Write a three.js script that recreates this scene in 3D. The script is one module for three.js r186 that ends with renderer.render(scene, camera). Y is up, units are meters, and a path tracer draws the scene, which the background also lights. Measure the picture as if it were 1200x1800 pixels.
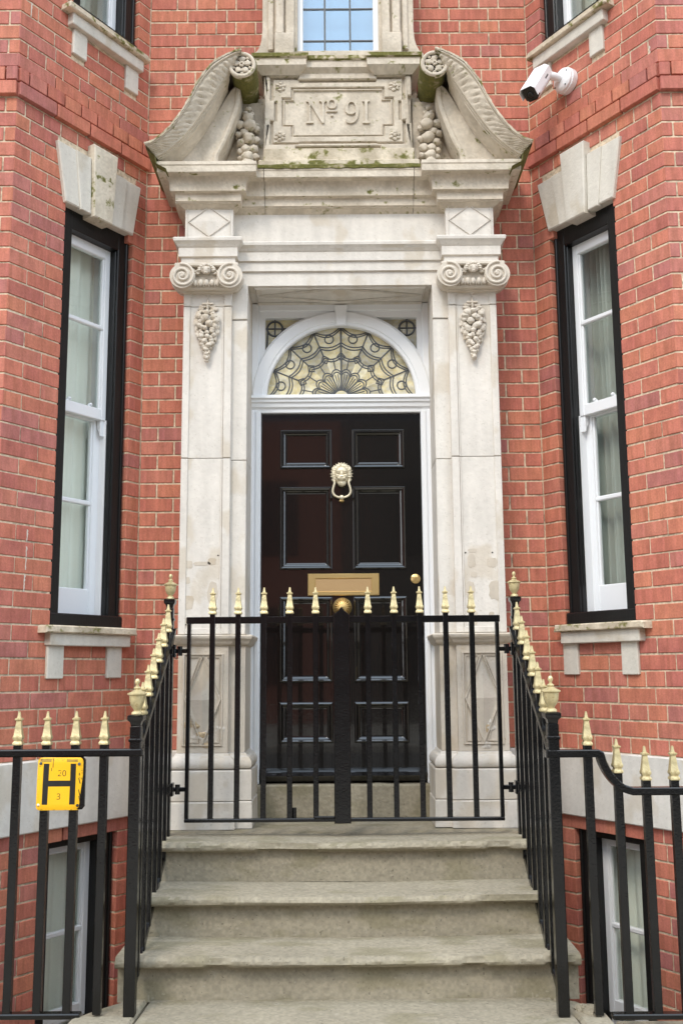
import * as THREE from 'three';
import { mergeGeometries, toCreasedNormals } from 'three/addons/utils/BufferGeometryUtils.js';
import { FontLoader } from 'three/addons/loaders/FontLoader.js';
import { TextGeometry } from 'three/addons/geometries/TextGeometry.js';

// ---------------------------------------------------------------- camera, sky, sun, exposure
const scene = new THREE.Scene();
const camera = new THREE.PerspectiveCamera(53.91, 682 / 1024, 0.05, 300);
camera.position.set(0, 1.265, 5.27);
camera.rotation.order = 'YXZ';
camera.rotation.set(THREE.MathUtils.degToRad(9), 0, -0.0073);
const renderer = new THREE.WebGLRenderer({ antialias: true });
renderer.setSize(682, 1024);
renderer.toneMapping = THREE.LinearToneMapping;
renderer.toneMappingExposure = 1.6;
renderer.shadowMap.enabled = true;

let seed = 90210;
const rnd = () => { seed = (Math.imul(seed, 1664525) + 1013904223) >>> 0; return seed / 4294967296; };
const rr = (a, b) => a + (b - a) * rnd();
const clamp = (x, a = 0, b = 1) => Math.min(b, Math.max(a, x));
const lerp = (a, b, t) => a + (b - a) * t;
const sstep = (a, b, x) => { const t = clamp((x - a) / (b - a)); return t * t * (3 - 2 * t); };
function hash2(x, y, s) {
  let h = (Math.imul(x, 374761393) + Math.imul(y, 668265263) + Math.imul(s, 1442695041)) | 0;
  h = Math.imul(h ^ (h >>> 13), 1274126177);
  return ((h ^ (h >>> 16)) >>> 0) / 4294967296;
}
function vnoise(x, y, px, py, s) {               // value noise, periodic in px by py cells
  const xi = Math.floor(x), yi = Math.floor(y), fx = x - xi, fy = y - yi;
  const u = fx * fx * (3 - 2 * fx), v = fy * fy * (3 - 2 * fy);
  const m = (a, n) => ((a % n) + n) % n;
  const x0 = m(xi, px), x1 = m(xi + 1, px), y0 = m(yi, py), y1 = m(yi + 1, py);
  return lerp(lerp(hash2(x0, y0, s), hash2(x1, y0, s), u), lerp(hash2(x0, y1, s), hash2(x1, y1, s), u), v);
}
function fbm(u, v, cx, cy, oct, s) {             // u, v in 0..1, tiles
  let a = 0.5, t = 0, n = 0;
  for (let o = 0; o < oct; o++) { t += a * vnoise(u * cx, v * cy, cx, cy, s + o * 17); n += a; a *= 0.5; cx *= 2; cy *= 2; }
  return t / n;
}

{ // the sky: bright thin cloud with pale blue showing through
  const w = 512, h = 256, d = new Float32Array(w * h * 4);
  for (let j = 0; j < h; j++) for (let i = 0; i < w; i++) {
    const el = (j + 0.5) / h * Math.PI - Math.PI / 2;
    const up = Math.max(0, Math.sin(el));
    const c = sstep(0.36, 0.66, fbm(i / w, j / h * 0.5, 10, 8, 5, 5));
    const k = 0.90 + 0.25 * up;
    const b = [0.98 * k, 1.28 * k, 1.62 * k], cl = [1.72 * k, 1.74 * k, 1.78 * k];
    const q = 0.25 + 0.75 * c, o = (j * w + i) * 4;
    for (let n = 0; n < 3; n++) d[o + n] = el < 0 ? 0.35 : lerp(b[n], cl[n], q);
    d[o + 3] = 1;
  }
  const sky = new THREE.DataTexture(d, w, h, THREE.RGBAFormat, THREE.FloatType);
  sky.mapping = THREE.EquirectangularReflectionMapping;
  sky.magFilter = THREE.LinearFilter; sky.minFilter = THREE.LinearFilter; sky.needsUpdate = true;
  scene.background = sky; scene.environment = sky;
}
const sun = new THREE.DirectionalLight(0xfff3e2, 1.15);
sun.name = 'sun';
sun.position.set(-3.5, 12, 9); sun.target.position.set(0, 2, 0);
sun.castShadow = true; sun.shadow.radius = 30;
sun.shadow.mapSize.set(2048, 2048);
Object.assign(sun.shadow.camera, { left: -8, right: 8, top: 8, bottom: -8, near: 0.5, far: 40 });
scene.add(sun, sun.target);

// ---------------------------------------------------------------- textures and materials
function tex(size, fn, { srgb = true, w = size, h = size, metres = 1 } = {}) {
  const d = new Uint8Array(w * h * 4);
  for (let j = 0; j < h; j++) for (let i = 0; i < w; i++) {
    const c = fn(i / w, j / h), o = (j * w + i) * 4;
    for (let n = 0; n < 3; n++) d[o + n] = Math.round(clamp(Array.isArray(c) ? c[n] : c) * 255);
    d[o + 3] = 255;
  }
  const t = new THREE.DataTexture(d, w, h, THREE.RGBAFormat, THREE.UnsignedByteType);
  t.wrapS = t.wrapT = THREE.RepeatWrapping; t.magFilter = THREE.LinearFilter; t.minFilter = THREE.LinearMipmapLinearFilter;
  t.generateMipmaps = true; if (srgb) t.colorSpace = THREE.SRGBColorSpace;
  t.repeat.set(1 / metres, 1 / metres); t.needsUpdate = true; return t;
}
const mix3 = (a, b, t) => [lerp(a[0], b[0], t), lerp(a[1], b[1], t), lerp(a[2], b[2], t)];
const brickMap = tex(512, (u, v) => {
  const st = fbm(u, v, 46, 5, 3, 3), bl = fbm(u, v, 7, 7, 4, 8), gr = fbm(u, v, 120, 120, 2, 9);
  const k = 0.80 + 0.20 * st + 0.16 * (bl - 0.5) + 0.12 * (gr - 0.5);
  const w = sstep(0.70, 0.80, fbm(u, v, 24, 30, 3, 31)) * 0.22;      // pale lime specks
  return mix3([k, k * (0.97 + 0.05 * bl), k * (0.95 + 0.08 * st)], [0.98, 0.98, 0.98], w);
}, { metres: 0.62 });
const brickBump = tex(512, (u, v) => 0.5 * fbm(u, v, 90, 60, 3, 21) + 0.5 * fbm(u, v, 14, 22, 3, 22), { srgb: false, metres: 0.62 });
const mortarMap = tex(256, (u, v) => { const k = 0.72 + 0.42 * fbm(u, v, 40, 40, 4, 41) - 0.16 * sstep(0.6, 0.75, fbm(u, v, 9, 9, 3, 44)); return [k, k * 0.985, k * 0.95]; }, { metres: 0.5 });
const stoneMap = tex(512, (u, v) => {
  const a = fbm(u, v, 5, 5, 5, 51), b = fbm(u, v, 60, 60, 3, 52), c = fbm(u, v, 26, 4, 3, 53);
  let k = 0.945 + 0.08 * (a - 0.5) + 0.05 * (b - 0.5) + 0.09 * (c - 0.5);
  let o = [k, k * 0.985, k * 0.96];
  const stain = sstep(0.58, 0.74, fbm(u, v, 9, 6, 4, 57));
  o = mix3(o, [0.84, 0.79, 0.71], 0.45 * stain);
  const pit = sstep(0.78, 0.86, fbm(u, v, 170, 170, 2, 58));
  return mix3(o, [0.72, 0.69, 0.64], 0.35 * pit);
}, { metres: 1.1 });
const stoneBump = tex(512, (u, v) => 0.6 * fbm(u, v, 110, 110, 3, 61) + 0.4 * fbm(u, v, 14, 14, 4, 62), { srgb: false, metres: 1.1 });
const mossy = (s, amount) => tex(512, (u, v) => {
  const k = 0.91 + 0.12 * (fbm(u, v, 8, 8, 4, s) - 0.5) + 0.1 * (fbm(u, v, 70, 70, 2, s + 1) - 0.5);
  let o = [k, k * 0.975, k * 0.93];
  const dirt = sstep(0.5 - amount * 0.2, 0.72, fbm(u, v, 11, 7, 5, s + 2));
  o = mix3(o, [0.58, 0.54, 0.47], (0.16 + 0.34 * amount) * dirt);
  const m = sstep(0.67 - amount * 0.26, 0.83 - amount * 0.22, 0.7 * fbm(u, v, 13, 16, 6, s + 3) + 0.3 * fbm(u, v, 60, 60, 3, s + 6));
  return mix3(o, mix3([0.34, 0.36, 0.17], [0.50, 0.50, 0.24], fbm(u, v, 90, 90, 3, s + 4)), 0.92 * m);
}, { metres: 0.9 });
const mossLight = mossy(71, 0.10), mossHeavy = mossy(81, 1.25), mossMid = mossy(91, 0.55), mossThick = mossy(87, 1.75), lichen = mossy(95, 0.25);
const stepMap = tex(1024, (u, v) => {
  const a = fbm(u, v, 4, 5, 5, 101), b = fbm(u, v, 130, 130, 3, 102), c = fbm(u, v, 9, 20, 4, 103);
  const k = 0.86 + 0.16 * (a - 0.5) + 0.20 * (b - 0.5);
  let o = [k, k * 0.97, k * 0.90];
  o = mix3(o, [0.64, 0.62, 0.48], 0.34 * sstep(0.50, 0.75, c));
  o = mix3(o, [0.96, 0.95, 0.92], 0.5 * sstep(0.83, 0.87, fbm(u, v, 110, 110, 2, 106)));
  return mix3(o, [0.40, 0.38, 0.33], 0.4 * sstep(0.84, 0.88, fbm(u, v, 140, 140, 2, 108)));
}, { metres: 1.5 });
const stepBump = tex(512, (u, v) => 0.55 * fbm(u, v, 80, 80, 4, 111) + 0.45 * fbm(u, v, 9, 9, 4, 112), { srgb: false, metres: 0.9 });
const paintBump = tex(512, (u, v) => 0.6 * fbm(u, v, 90, 10, 3, 121) + 0.4 * fbm(u, v, 50, 50, 3, 122), { srgb: false, metres: 0.5 });
const ironBump = tex(256, (u, v) => fbm(u, v, 40, 40, 4, 131), { srgb: false, metres: 0.25 });
const ironMap = tex(512, (u, v) => { const k = 0.55 + 0.3 * fbm(u, v, 12, 12, 4, 135); const w = sstep(0.74, 0.8, fbm(u, v, 70, 50, 3, 136)); return mix3([k, k, k * 1.02], [1, 1, 1], 0.55 * w); }, { metres: 0.5 });

const gildMap = tex(256, (u, v) => { const k = 0.86 + 0.22 * (fbm(u, v, 10, 10, 4, 141) - 0.5); return mix3([k, k, k], [0.55, 0.48, 0.36], 0.3 * sstep(0.58, 0.76, fbm(u, v, 22, 22, 4, 143))); }, { metres: 0.22 });
const paneMap = tex(256, (u, v) => { const k = 0.94 + 0.3 * (fbm(u, v, 9, 12, 4, 151) - 0.5), g = fbm(u, v, 30, 30, 3, 153); return [k, k * (0.96 + 0.06 * g), k * (0.82 + 0.3 * g)]; }, { metres: 0.35 });
const std = (o) => new THREE.MeshStandardMaterial(o);
const phys = (o) => new THREE.MeshPhysicalMaterial(o);
const lin = (r, g, b) => new THREE.Color().setRGB(r, g, b);
const brickTones = [[0.57, 0.190, 0.120], [0.59, 0.203, 0.124], [0.56, 0.180, 0.117], [0.60, 0.212, 0.126], [0.58, 0.196, 0.131], [0.55, 0.173, 0.117], [0.57, 0.203, 0.138], [0.52, 0.183, 0.138], [0.48, 0.170, 0.140], [0.51, 0.162, 0.119]];
const brickMats = brickTones.map(([r, g, b]) => std({ color: lin(r, g, b), map: brickMap, bumpMap: brickBump, bumpScale: 0.0016, roughness: 0.82 }));
const mat = {
  mortar: std({ color: lin(0.70, 0.585, 0.45), map: mortarMap, bumpMap: stoneBump, bumpScale: 0.002, roughness: 0.95 }),
  stone: std({ color: lin(0.73, 0.705, 0.67), map: stoneMap, bumpMap: stoneBump, bumpScale: 0.0016, roughness: 0.85 }),
  carved: std({ color: lin(0.68, 0.63, 0.56), map: stoneMap, bumpMap: stoneBump, bumpScale: 0.002, roughness: 0.88 }),
  upperStone: std({ color: lin(0.72, 0.67, 0.60), map: mossLight, bumpMap: stoneBump, bumpScale: 0.003, roughness: 0.9 }),
  mossStone: std({ color: lin(0.76, 0.69, 0.58), map: mossHeavy, bumpMap: stoneBump, bumpScale: 0.005, roughness: 0.95 }),
  thickMoss: std({ color: lin(0.70, 0.64, 0.54), map: mossThick, bumpMap: stepBump, bumpScale: 0.008, roughness: 0.97 }),
  grimyStone: std({ color: lin(0.74, 0.68, 0.58), map: mossMid, bumpMap: stoneBump, bumpScale: 0.004, roughness: 0.93 }),
  lichenStone: std({ color: lin(0.76, 0.72, 0.64), map: lichen, bumpMap: stoneBump, bumpScale: 0.003, roughness: 0.92 }),
  dressing: std({ color: lin(0.68, 0.66, 0.61), map: stoneMap, bumpMap: stoneBump, bumpScale: 0.0018, roughness: 0.82 }),
  bandPaint: std({ color: lin(0.72, 0.71, 0.69), map: stoneMap, bumpMap: stoneBump, bumpScale: 0.0012, roughness: 0.7 }),
  residue: std({ color: lin(0.62, 0.565, 0.49), map: stoneMap, roughness: 0.95 }),
  brokenStone: std({ color: lin(0.70, 0.58, 0.44), map: stepMap, bumpMap: stepBump, bumpScale: 0.006, roughness: 0.95 }),
  hole: std({ color: lin(0.03, 0.027, 0.024), roughness: 1 }),
  step: std({ color: lin(0.405, 0.382, 0.332), map: stepMap, bumpMap: stepBump, bumpScale: 0.004, roughness: 0.9 }),
  white: std({ color: lin(0.80, 0.81, 0.82), bumpMap: paintBump, bumpScale: 0.0006, roughness: 0.32 }),
  blackFrame: phys({ color: lin(0.008, 0.008, 0.008), bumpMap: paintBump, bumpScale: 0.0008, roughness: 0.3, specularIntensity: 0.7 }),
  door: phys({ color: lin(0.006, 0.005, 0.0045), bumpMap: paintBump, bumpScale: 0.0005, roughness: 0.10, clearcoat: 1, clearcoatRoughness: 0.03 }),
  iron: phys({ color: lin(0.009, 0.009, 0.0095), map: ironMap, bumpMap: ironBump, bumpScale: 0.0006, roughness: 0.17 }),
  gold: phys({ color: lin(0.74, 0.62, 0.34), map: gildMap, roughness: 0.42, metalness: 0.32, bumpMap: ironBump, bumpScale: 0.0010 }),
  brass: phys({ color: lin(0.66, 0.47, 0.20), roughness: 0.36, metalness: 0.85, bumpMap: ironBump, bumpScale: 0.0004 }),
  brassFlap: phys({ color: lin(0.60, 0.40, 0.20), roughness: 0.42, metalness: 0.8, bumpMap: ironBump, bumpScale: 0.0004 }),
  paleBrass: phys({ color: lin(0.66, 0.58, 0.42), roughness: 0.45, metalness: 0.45 }),
  glass: phys({ color: lin(0.97, 0.99, 0.98), transmission: 1, thickness: 0, roughness: 0.012, ior: 1.75 }),
  leadGlass: phys({ color: lin(0.80, 0.90, 0.98), transmission: 1, thickness: 0, roughness: 0.03, ior: 2.1 }),
  lead: std({ color: lin(0.10, 0.105, 0.11), roughness: 0.5, metalness: 0.4 }),
  plaster: std({ color: lin(0.62, 0.61, 0.56), roughness: 0.95 }),
  drape: phys({ color: lin(0.88, 0.89, 0.81), roughness: 0.95, transmission: 0.05, thickness: 0 }),
  darkDrape: phys({ color: lin(0.52, 0.56, 0.52), roughness: 0.95, transmission: 0.1, thickness: 0 }),
  blind: phys({ color: lin(0.46, 0.55, 0.60), roughness: 0.9, transmission: 0.2, thickness: 0 }),
  cctv: phys({ color: lin(0.82, 0.82, 0.83), roughness: 0.3 }),
  blackPlastic: phys({ color: lin(0.006, 0.006, 0.007), roughness: 0.12 }),
  floor: std({ color: lin(0.25, 0.17, 0.10), roughness: 0.7 }),
};
const creamPanes = [[0.86, 0.77, 0.50], [0.74, 0.67, 0.44], [0.90, 0.84, 0.62], [0.58, 0.54, 0.40]].map(([r, g, b]) => phys({ color: lin(r, g, b), map: paneMap, roughness: 0.10, transmission: 0.15, thickness: 0, bumpMap: stoneBump, bumpScale: 0.002 }));

// ---------------------------------------------------------------- geometry helpers
function uvBox(g0, ox = 0, oy = 0) {             // box-mapped uv in metres
  const g = g0.index ? g0.toNonIndexed() : g0;
  const p = g.attributes.position, n = p.count, uv = new Float32Array(n * 2);
  const a = new THREE.Vector3(), b = new THREE.Vector3(), c = new THREE.Vector3(), e = new THREE.Vector3(), f = new THREE.Vector3();
  for (let i = 0; i < n; i += 3) {
    a.fromBufferAttribute(p, i); b.fromBufferAttribute(p, i + 1); c.fromBufferAttribute(p, i + 2);
    e.subVectors(b, a); f.subVectors(c, a); e.cross(f);
    const X = Math.abs(e.x), Y = Math.abs(e.y), Z = Math.abs(e.z);
    for (let k = 0; k < 3; k++) {
      const v = k === 0 ? a : k === 1 ? b : c;
      const s = Z >= X && Z >= Y ? [v.x, v.y] : X >= Y ? [v.z + 0.37, v.y] : [v.x, v.z + 0.53];
      uv[(i + k) * 2] = s[0] + ox; uv[(i + k) * 2 + 1] = s[1] + oy;
    }
  }
  g.setAttribute('uv', new THREE.BufferAttribute(uv, 2));
  if (!g.attributes.normal) g.computeVertexNormals();
  for (const k of Object.keys(g.attributes)) if (!['position', 'normal', 'uv'].includes(k)) g.deleteAttribute(k);
  return g;
}
function M(name, geos, material, parent, { ox = 0, oy = 0, keepUV = false } = {}) {
  const list = (Array.isArray(geos) ? geos.flat(3) : [geos]).map((g) => keepUV ? g : uvBox(g, ox, oy));
  const g = list.length > 1 ? mergeGeometries(list, false) : list[0];
  g.morphAttributes = {};
  const m = new THREE.Mesh(g, material);
  m.name = name; m.castShadow = m.receiveShadow = true;
  (parent || scene).add(m); return m;
}
function quadGeo(quads) {                         // list of 3- or 4-point faces, flat normals
  const pos = [];
  for (const q of quads) { pos.push(...q[0], ...q[1], ...q[2]); if (q.length > 3) pos.push(...q[0], ...q[2], ...q[3]); }
  const g = new THREE.BufferGeometry();
  g.setAttribute('position', new THREE.Float32BufferAttribute(pos, 3)); g.computeVertexNormals(); return g;
}
function box(x0, x1, y0, y1, z0, z1, c = 0.003) {  // chamfered box, 44 triangles
  if (x0 > x1) [x0, x1] = [x1, x0]; if (y0 > y1) [y0, y1] = [y1, y0]; if (z0 > z1) [z0, z1] = [z1, z0];
  const C = [(x0 + x1) / 2, (y0 + y1) / 2, (z0 + z1) / 2], H = [(x1 - x0) / 2, (y1 - y0) / 2, (z1 - z0) / 2];
  c = Math.min(c, 0.45 * Math.min(...H));
  const V = (s, ax) => [0, 1, 2].map((k) => C[k] + s[k] * (k === ax ? H[k] : H[k] - c));
  const S = (a, va, b, vb, d, vd) => { const s = [0, 0, 0]; s[a] = va; s[b] = vb; s[d] = vd; return s; };
  const faces = [];
  for (let a = 0; a < 3; a++) {
    const b = (a + 1) % 3, d = (a + 2) % 3;
    for (const s of [-1, 1]) faces.push([V(S(a, s, b, -1, d, -1), a), V(S(a, s, b, 1, d, -1), a), V(S(a, s, b, 1, d, 1), a), V(S(a, s, b, -1, d, 1), a)]);
    for (const s of [-1, 1]) for (const t of [-1, 1]) faces.push([V(S(a, s, b, t, d, -1), a), V(S(a, s, b, t, d, 1), a), V(S(a, s, b, t, d, 1), b), V(S(a, s, b, t, d, -1), b)]);
  }
  for (const i of [-1, 1]) for (const j of [-1, 1]) for (const k of [-1, 1]) faces.push([V([i, j, k], 0), V([i, j, k], 1), V([i, j, k], 2)]);
  for (const f of faces) {                         // make every face look outward
    const e = [0, 1, 2].map((k) => f[1][k] - f[0][k]), g = [0, 1, 2].map((k) => f[2][k] - f[0][k]);
    const n = [e[1] * g[2] - e[2] * g[1], e[2] * g[0] - e[0] * g[2], e[0] * g[1] - e[1] * g[0]];
    if (n[0] * (f[0][0] - C[0]) + n[1] * (f[0][1] - C[1]) + n[2] * (f[0][2] - C[2]) < 0) f.reverse();
  }
  return quadGeo(faces);
}
function mirrorX(g0) {
  const g = g0.index ? g0.toNonIndexed() : g0.clone();
  const p = g.attributes.position, n = g.attributes.normal;
  for (let i = 0; i < p.count; i++) { p.setX(i, -p.getX(i)); if (n) n.setX(i, -n.getX(i)); }
  for (let i = 0; i < p.count; i += 3) for (const at of [p, n]) if (at) {
    const b = [at.getX(i + 1), at.getY(i + 1), at.getZ(i + 1)];
    at.setXYZ(i + 1, at.getX(i + 2), at.getY(i + 2), at.getZ(i + 2)); at.setXYZ(i + 2, ...b);
  }
  return g;
}
const sided = (s, g) => (s < 0 ? g : mirrorX(g));   // things are drawn for x < 0
function mould(path, profile, crease = 0.5) {      // path in plan [x, z]; profile [offset, y] from the top down
  const n = path.length, N = [];
  for (let i = 0; i < n - 1; i++) { const dx = path[i + 1][0] - path[i][0], dz = path[i + 1][1] - path[i][1], l = Math.hypot(dx, dz); N.push([-dz / l, dx / l]); }
  const mit = path.map((_, i) => {
    const a = N[Math.max(0, i - 1)], b = N[Math.min(n - 2, i)], d = 1 + a[0] * b[0] + a[1] * b[1];
    return i === 0 ? b : i === n - 1 ? a : [(a[0] + b[0]) / d, (a[1] + b[1]) / d];
  });
  const pt = (i, j) => [path[i][0] + mit[i][0] * profile[j][0], profile[j][1], path[i][1] + mit[i][1] * profile[j][0]];
  const q = [];
  for (let i = 0; i < n - 1; i++) for (let j = 0; j < profile.length - 1; j++) q.push([pt(i, j), pt(i, j + 1), pt(i + 1, j + 1), pt(i + 1, j)]);
  return toCreasedNormals(quadGeo(q), crease);
}
const curve = (pts, n) => new THREE.CatmullRomCurve3(pts.map(([a, b, c = 0]) => new THREE.Vector3(a, b, c)), false, 'centripetal').getPoints(n).map((p) => [p.x, p.y, p.z]);
function shape(pts, holes = []) {
  const s = new THREE.Shape(pts.map(([x, y]) => new THREE.Vector2(x, y)));
  for (const h of holes) s.holes.push(new THREE.Path(h.map(([x, y]) => new THREE.Vector2(x, y))));
  return s;
}
function extr(pts, z0, z1, bevel = 0, holes = []) {  // outline in x, y raised from z0 to z1
  const g = new THREE.ExtrudeGeometry(shape(pts, holes), { depth: z1 - z0 - bevel, bevelEnabled: bevel > 0, bevelThickness: bevel, bevelSize: bevel * 0.999, bevelOffset: -bevel, bevelSegments: 1, steps: 1, curveSegments: 6 });
  g.translate(0, 0, z0); return g;
}
const rect = (x0, x1, y0, y1) => [[x0, y0], [x1, y0], [x1, y1], [x0, y1]];
function lathe(pts, seg = 20, x = 0, y = 0, z = 0, turn = 0) {
  const g = new THREE.LatheGeometry(pts.map(([r, h]) => new THREE.Vector2(Math.max(r, 1e-4), h)), seg);
  g.rotateY(turn); g.translate(x, y, z); return toCreasedNormals(g, 0.7);
}
function strip(pts, w, z0, z1, closed = false) {   // raised flat bar following a line in x, y
  const n = pts.length, q = [], L = [], R = [];
  for (let i = 0; i < n; i++) {
    const a = pts[closed ? (i - 1 + n) % n : Math.max(0, i - 1)], b = pts[closed ? (i + 1) % n : Math.min(n - 1, i + 1)];
    const dx = b[0] - a[0], dy = b[1] - a[1], l = Math.hypot(dx, dy) || 1;
    L.push([pts[i][0] - dy / l * w / 2, pts[i][1] + dx / l * w / 2]); R.push([pts[i][0] + dy / l * w / 2, pts[i][1] - dx / l * w / 2]);
  }
  const m = (p, s) => [p[0], p[1], s];
  for (let i = 0; i < (closed ? n : n - 1); i++) {
    const j = (i + 1) % n;
    const t = 0.3, Li = [lerp(L[i][0], R[i][0], t), lerp(L[i][1], R[i][1], t)], Lj = [lerp(L[j][0], R[j][0], t), lerp(L[j][1], R[j][1], t)];
    const Ri = [lerp(R[i][0], L[i][0], t), lerp(R[i][1], L[i][1], t)], Rj = [lerp(R[j][0], L[j][0], t), lerp(R[j][1], L[j][1], t)];
    q.push([m(L[i], z0), m(Li, z1), m(Lj, z1), m(L[j], z0)].reverse());
    q.push([m(Ri, z1), m(Rj, z1), m(Lj, z1), m(Li, z1)]);
    q.push([m(Ri, z1), m(R[i], z0), m(R[j], z0), m(Rj, z1)]);
  }
  return quadGeo(q);
}
function ball(x, y, z, rx, ry = rx, rz = rx, rough = 0, det = 2) {
  const g = new THREE.IcosahedronGeometry(1, det), p = g.attributes.position, s = Math.floor(rnd() * 1e5);
  for (let i = 0; i < p.count; i++) {
    const a = [p.getX(i), p.getY(i), p.getZ(i)];
    const k = 1 + rough * (vnoise(a[0] * 2.3 + 9, a[1] * 2.3 + a[2] * 1.7 + 9, 4096, 4096, s) - 0.5) * 2;
    p.setXYZ(i, x + a[0] * rx * k, y + a[1] * ry * k, z + a[2] * rz * k);
  }
  return toCreasedNormals(g, 1.2);
}
function tube(pts, r, seg = 24, rad = 8) {
  return new THREE.TubeGeometry(new THREE.CatmullRomCurve3(pts.map((p) => new THREE.Vector3(...p))), seg, r, rad, false).toNonIndexed();
}
function sweepX(profile, x0, x1, n, wob) {          // profile [z, y] run along x, with wear
  const q = [], pt = (i, j) => { const x = lerp(x0, x1, i / n), [z, y] = profile[j], d = wob ? wob(x, j) : [0, 0]; return [x, y + d[1], z + d[0]]; };
  for (let i = 0; i < n; i++) for (let j = 0; j < profile.length - 1; j++) q.push([pt(i, j), pt(i + 1, j), pt(i + 1, j + 1), pt(i, j + 1)]);
  for (const [i, f] of [[0, false], [n, true]]) {
    const tri = THREE.ShapeUtils.triangulateShape(profile.map(([z, y]) => new THREE.Vector2(z, y)), []);
    for (const t of tri) { const f3 = t.map((j) => pt(i, j)); q.push(f ? f3 : f3.reverse()); }
  }
  return toCreasedNormals(quadGeo(q), 0.6);
}
const taken = {};
const numbered = (n) => { const k = taken[n] = (taken[n] ?? -1) + 1; return k ? n + '_' + String(k).padStart(3, '0') : n; };
function thing(name, label, category, group) {
  const o = new THREE.Group(); o.name = numbered(name); o.userData = { label, category }; if (group) o.userData.group = group;
  scene.add(o); return o;
}
function part(name, parent, label) { const o = new THREE.Group(); o.name = name; if (label) o.userData.label = label; parent.add(o); return o; }
function structure(m, label, category) { m.userData.kind = 'structure'; m.userData.label = label; if (category) m.userData.category = category; m.name = numbered(m.name); return m; }

// ================================================================ THE HOUSE
const house = thing('brick_house', 'red brick house front with pale stone doorway between two canted bays', 'house');
const TH = THREE.MathUtils.degToRad(32.5), SN = Math.sin(TH), CS = Math.cos(TH), XC = 1.07, UO = 0.905;
const XO = XC + SN * UO, ZO = CS * UO;             // outer corner of a bay
const COURSE = 0.077, BH = 0.0680, Y0 = 0.873 - 33 * COURSE;
const bayTurn = (s) => -s * (Math.PI / 2 - TH);
const bayPos = (s, u, w) => [s * (XC + SN * u - CS * w), CS * u + SN * w];
const OPEN = { '-1': [0.102, 0.575], 1: [0.128, 0.580] };

// ---- bricks
const brickCache = new Map();
function brickGeo(L, d) {
  L = Math.round(L * 250) / 250;
  const v = Math.floor(rnd() * 6), key = L + '_' + d + '_' + v;
  if (!brickCache.has(key)) brickCache.set(key, uvBox(box(-L / 2, L / 2, -BH / 2, BH / 2, -d, 0, 0.0024), rnd() * 7, rnd() * 7));
  return brickCache.get(key);
}
function pickBrick(purple) {
  const r = rnd();
  if (r < purple) return brickMats[7 + Math.floor(rnd() * 3)];
  return brickMats[Math.floor(rnd() * 7)];
}
function layCourse(a, b, k) {                      // English bond: a course of stretchers, a course of headers
  const w = b - a, out = [];
  if (w < 0.02) return out;
  if (w < 0.16) return [[a, b]];
  const even = ((k % 2) + 2) % 2 === 0;
  if (w < 0.40) { const c = even ? a + Math.min(0.222, w * 0.66) : b - Math.min(0.222, w * 0.66); return [[a, c], [c, b]]; }
  let x = a; const L = even ? 0.225 : 0.1125; let first = even ? L : 0.06;
  while (x < b - 1e-6) {
    let e = x + first; first = L;
    if (b - e < 0.05) e = b;
    out.push([x, e]); x = e;
  }
  return out;
}
function lay(parent, { k0, k1, spans, place, depth = 0.12, purple = () => 0.25, proud = () => 0, stuff = () => false }) {
  const rest = [];
  for (let k = k0; k < k1; k++) {
    const y = Y0 + (k + 0.5) * COURSE;
    for (const [a, b] of spans(y)) for (const [c, e] of layCourse(a, b, k)) {
      const L = e - c - 0.0072; if (L < 0.012) continue;
      const m = new THREE.Mesh(brickGeo(L, depth), pickBrick(purple((c + e) / 2, y)));
      m.name = 'brick'; m.castShadow = m.receiveShadow = true;
      const [x, z, t] = place((c + e) / 2, proud(k) + rr(-0.0009, 0.0012));
      m.position.set(x, y + rr(-0.0012, 0.0012), z); m.rotation.set(0, t + rr(-0.002, 0.002), rr(-0.003, 0.003));
      if (stuff(c, y)) { m.updateMatrix(); rest.push(m.geometry.clone().applyMatrix4(m.matrix)); } else parent.add(m);
    }
  }
  if (rest.length) { const r = M('brick_courses', rest, brickMats[1], parent, { keepUV: true }); r.userData.kind = 'stuff'; }
}
const cut = (spans, a, b) => spans.flatMap(([p, q]) => [[p, Math.min(q, a)], [Math.max(p, b), q]].filter(([x, y]) => y - x > 0.012));

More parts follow.
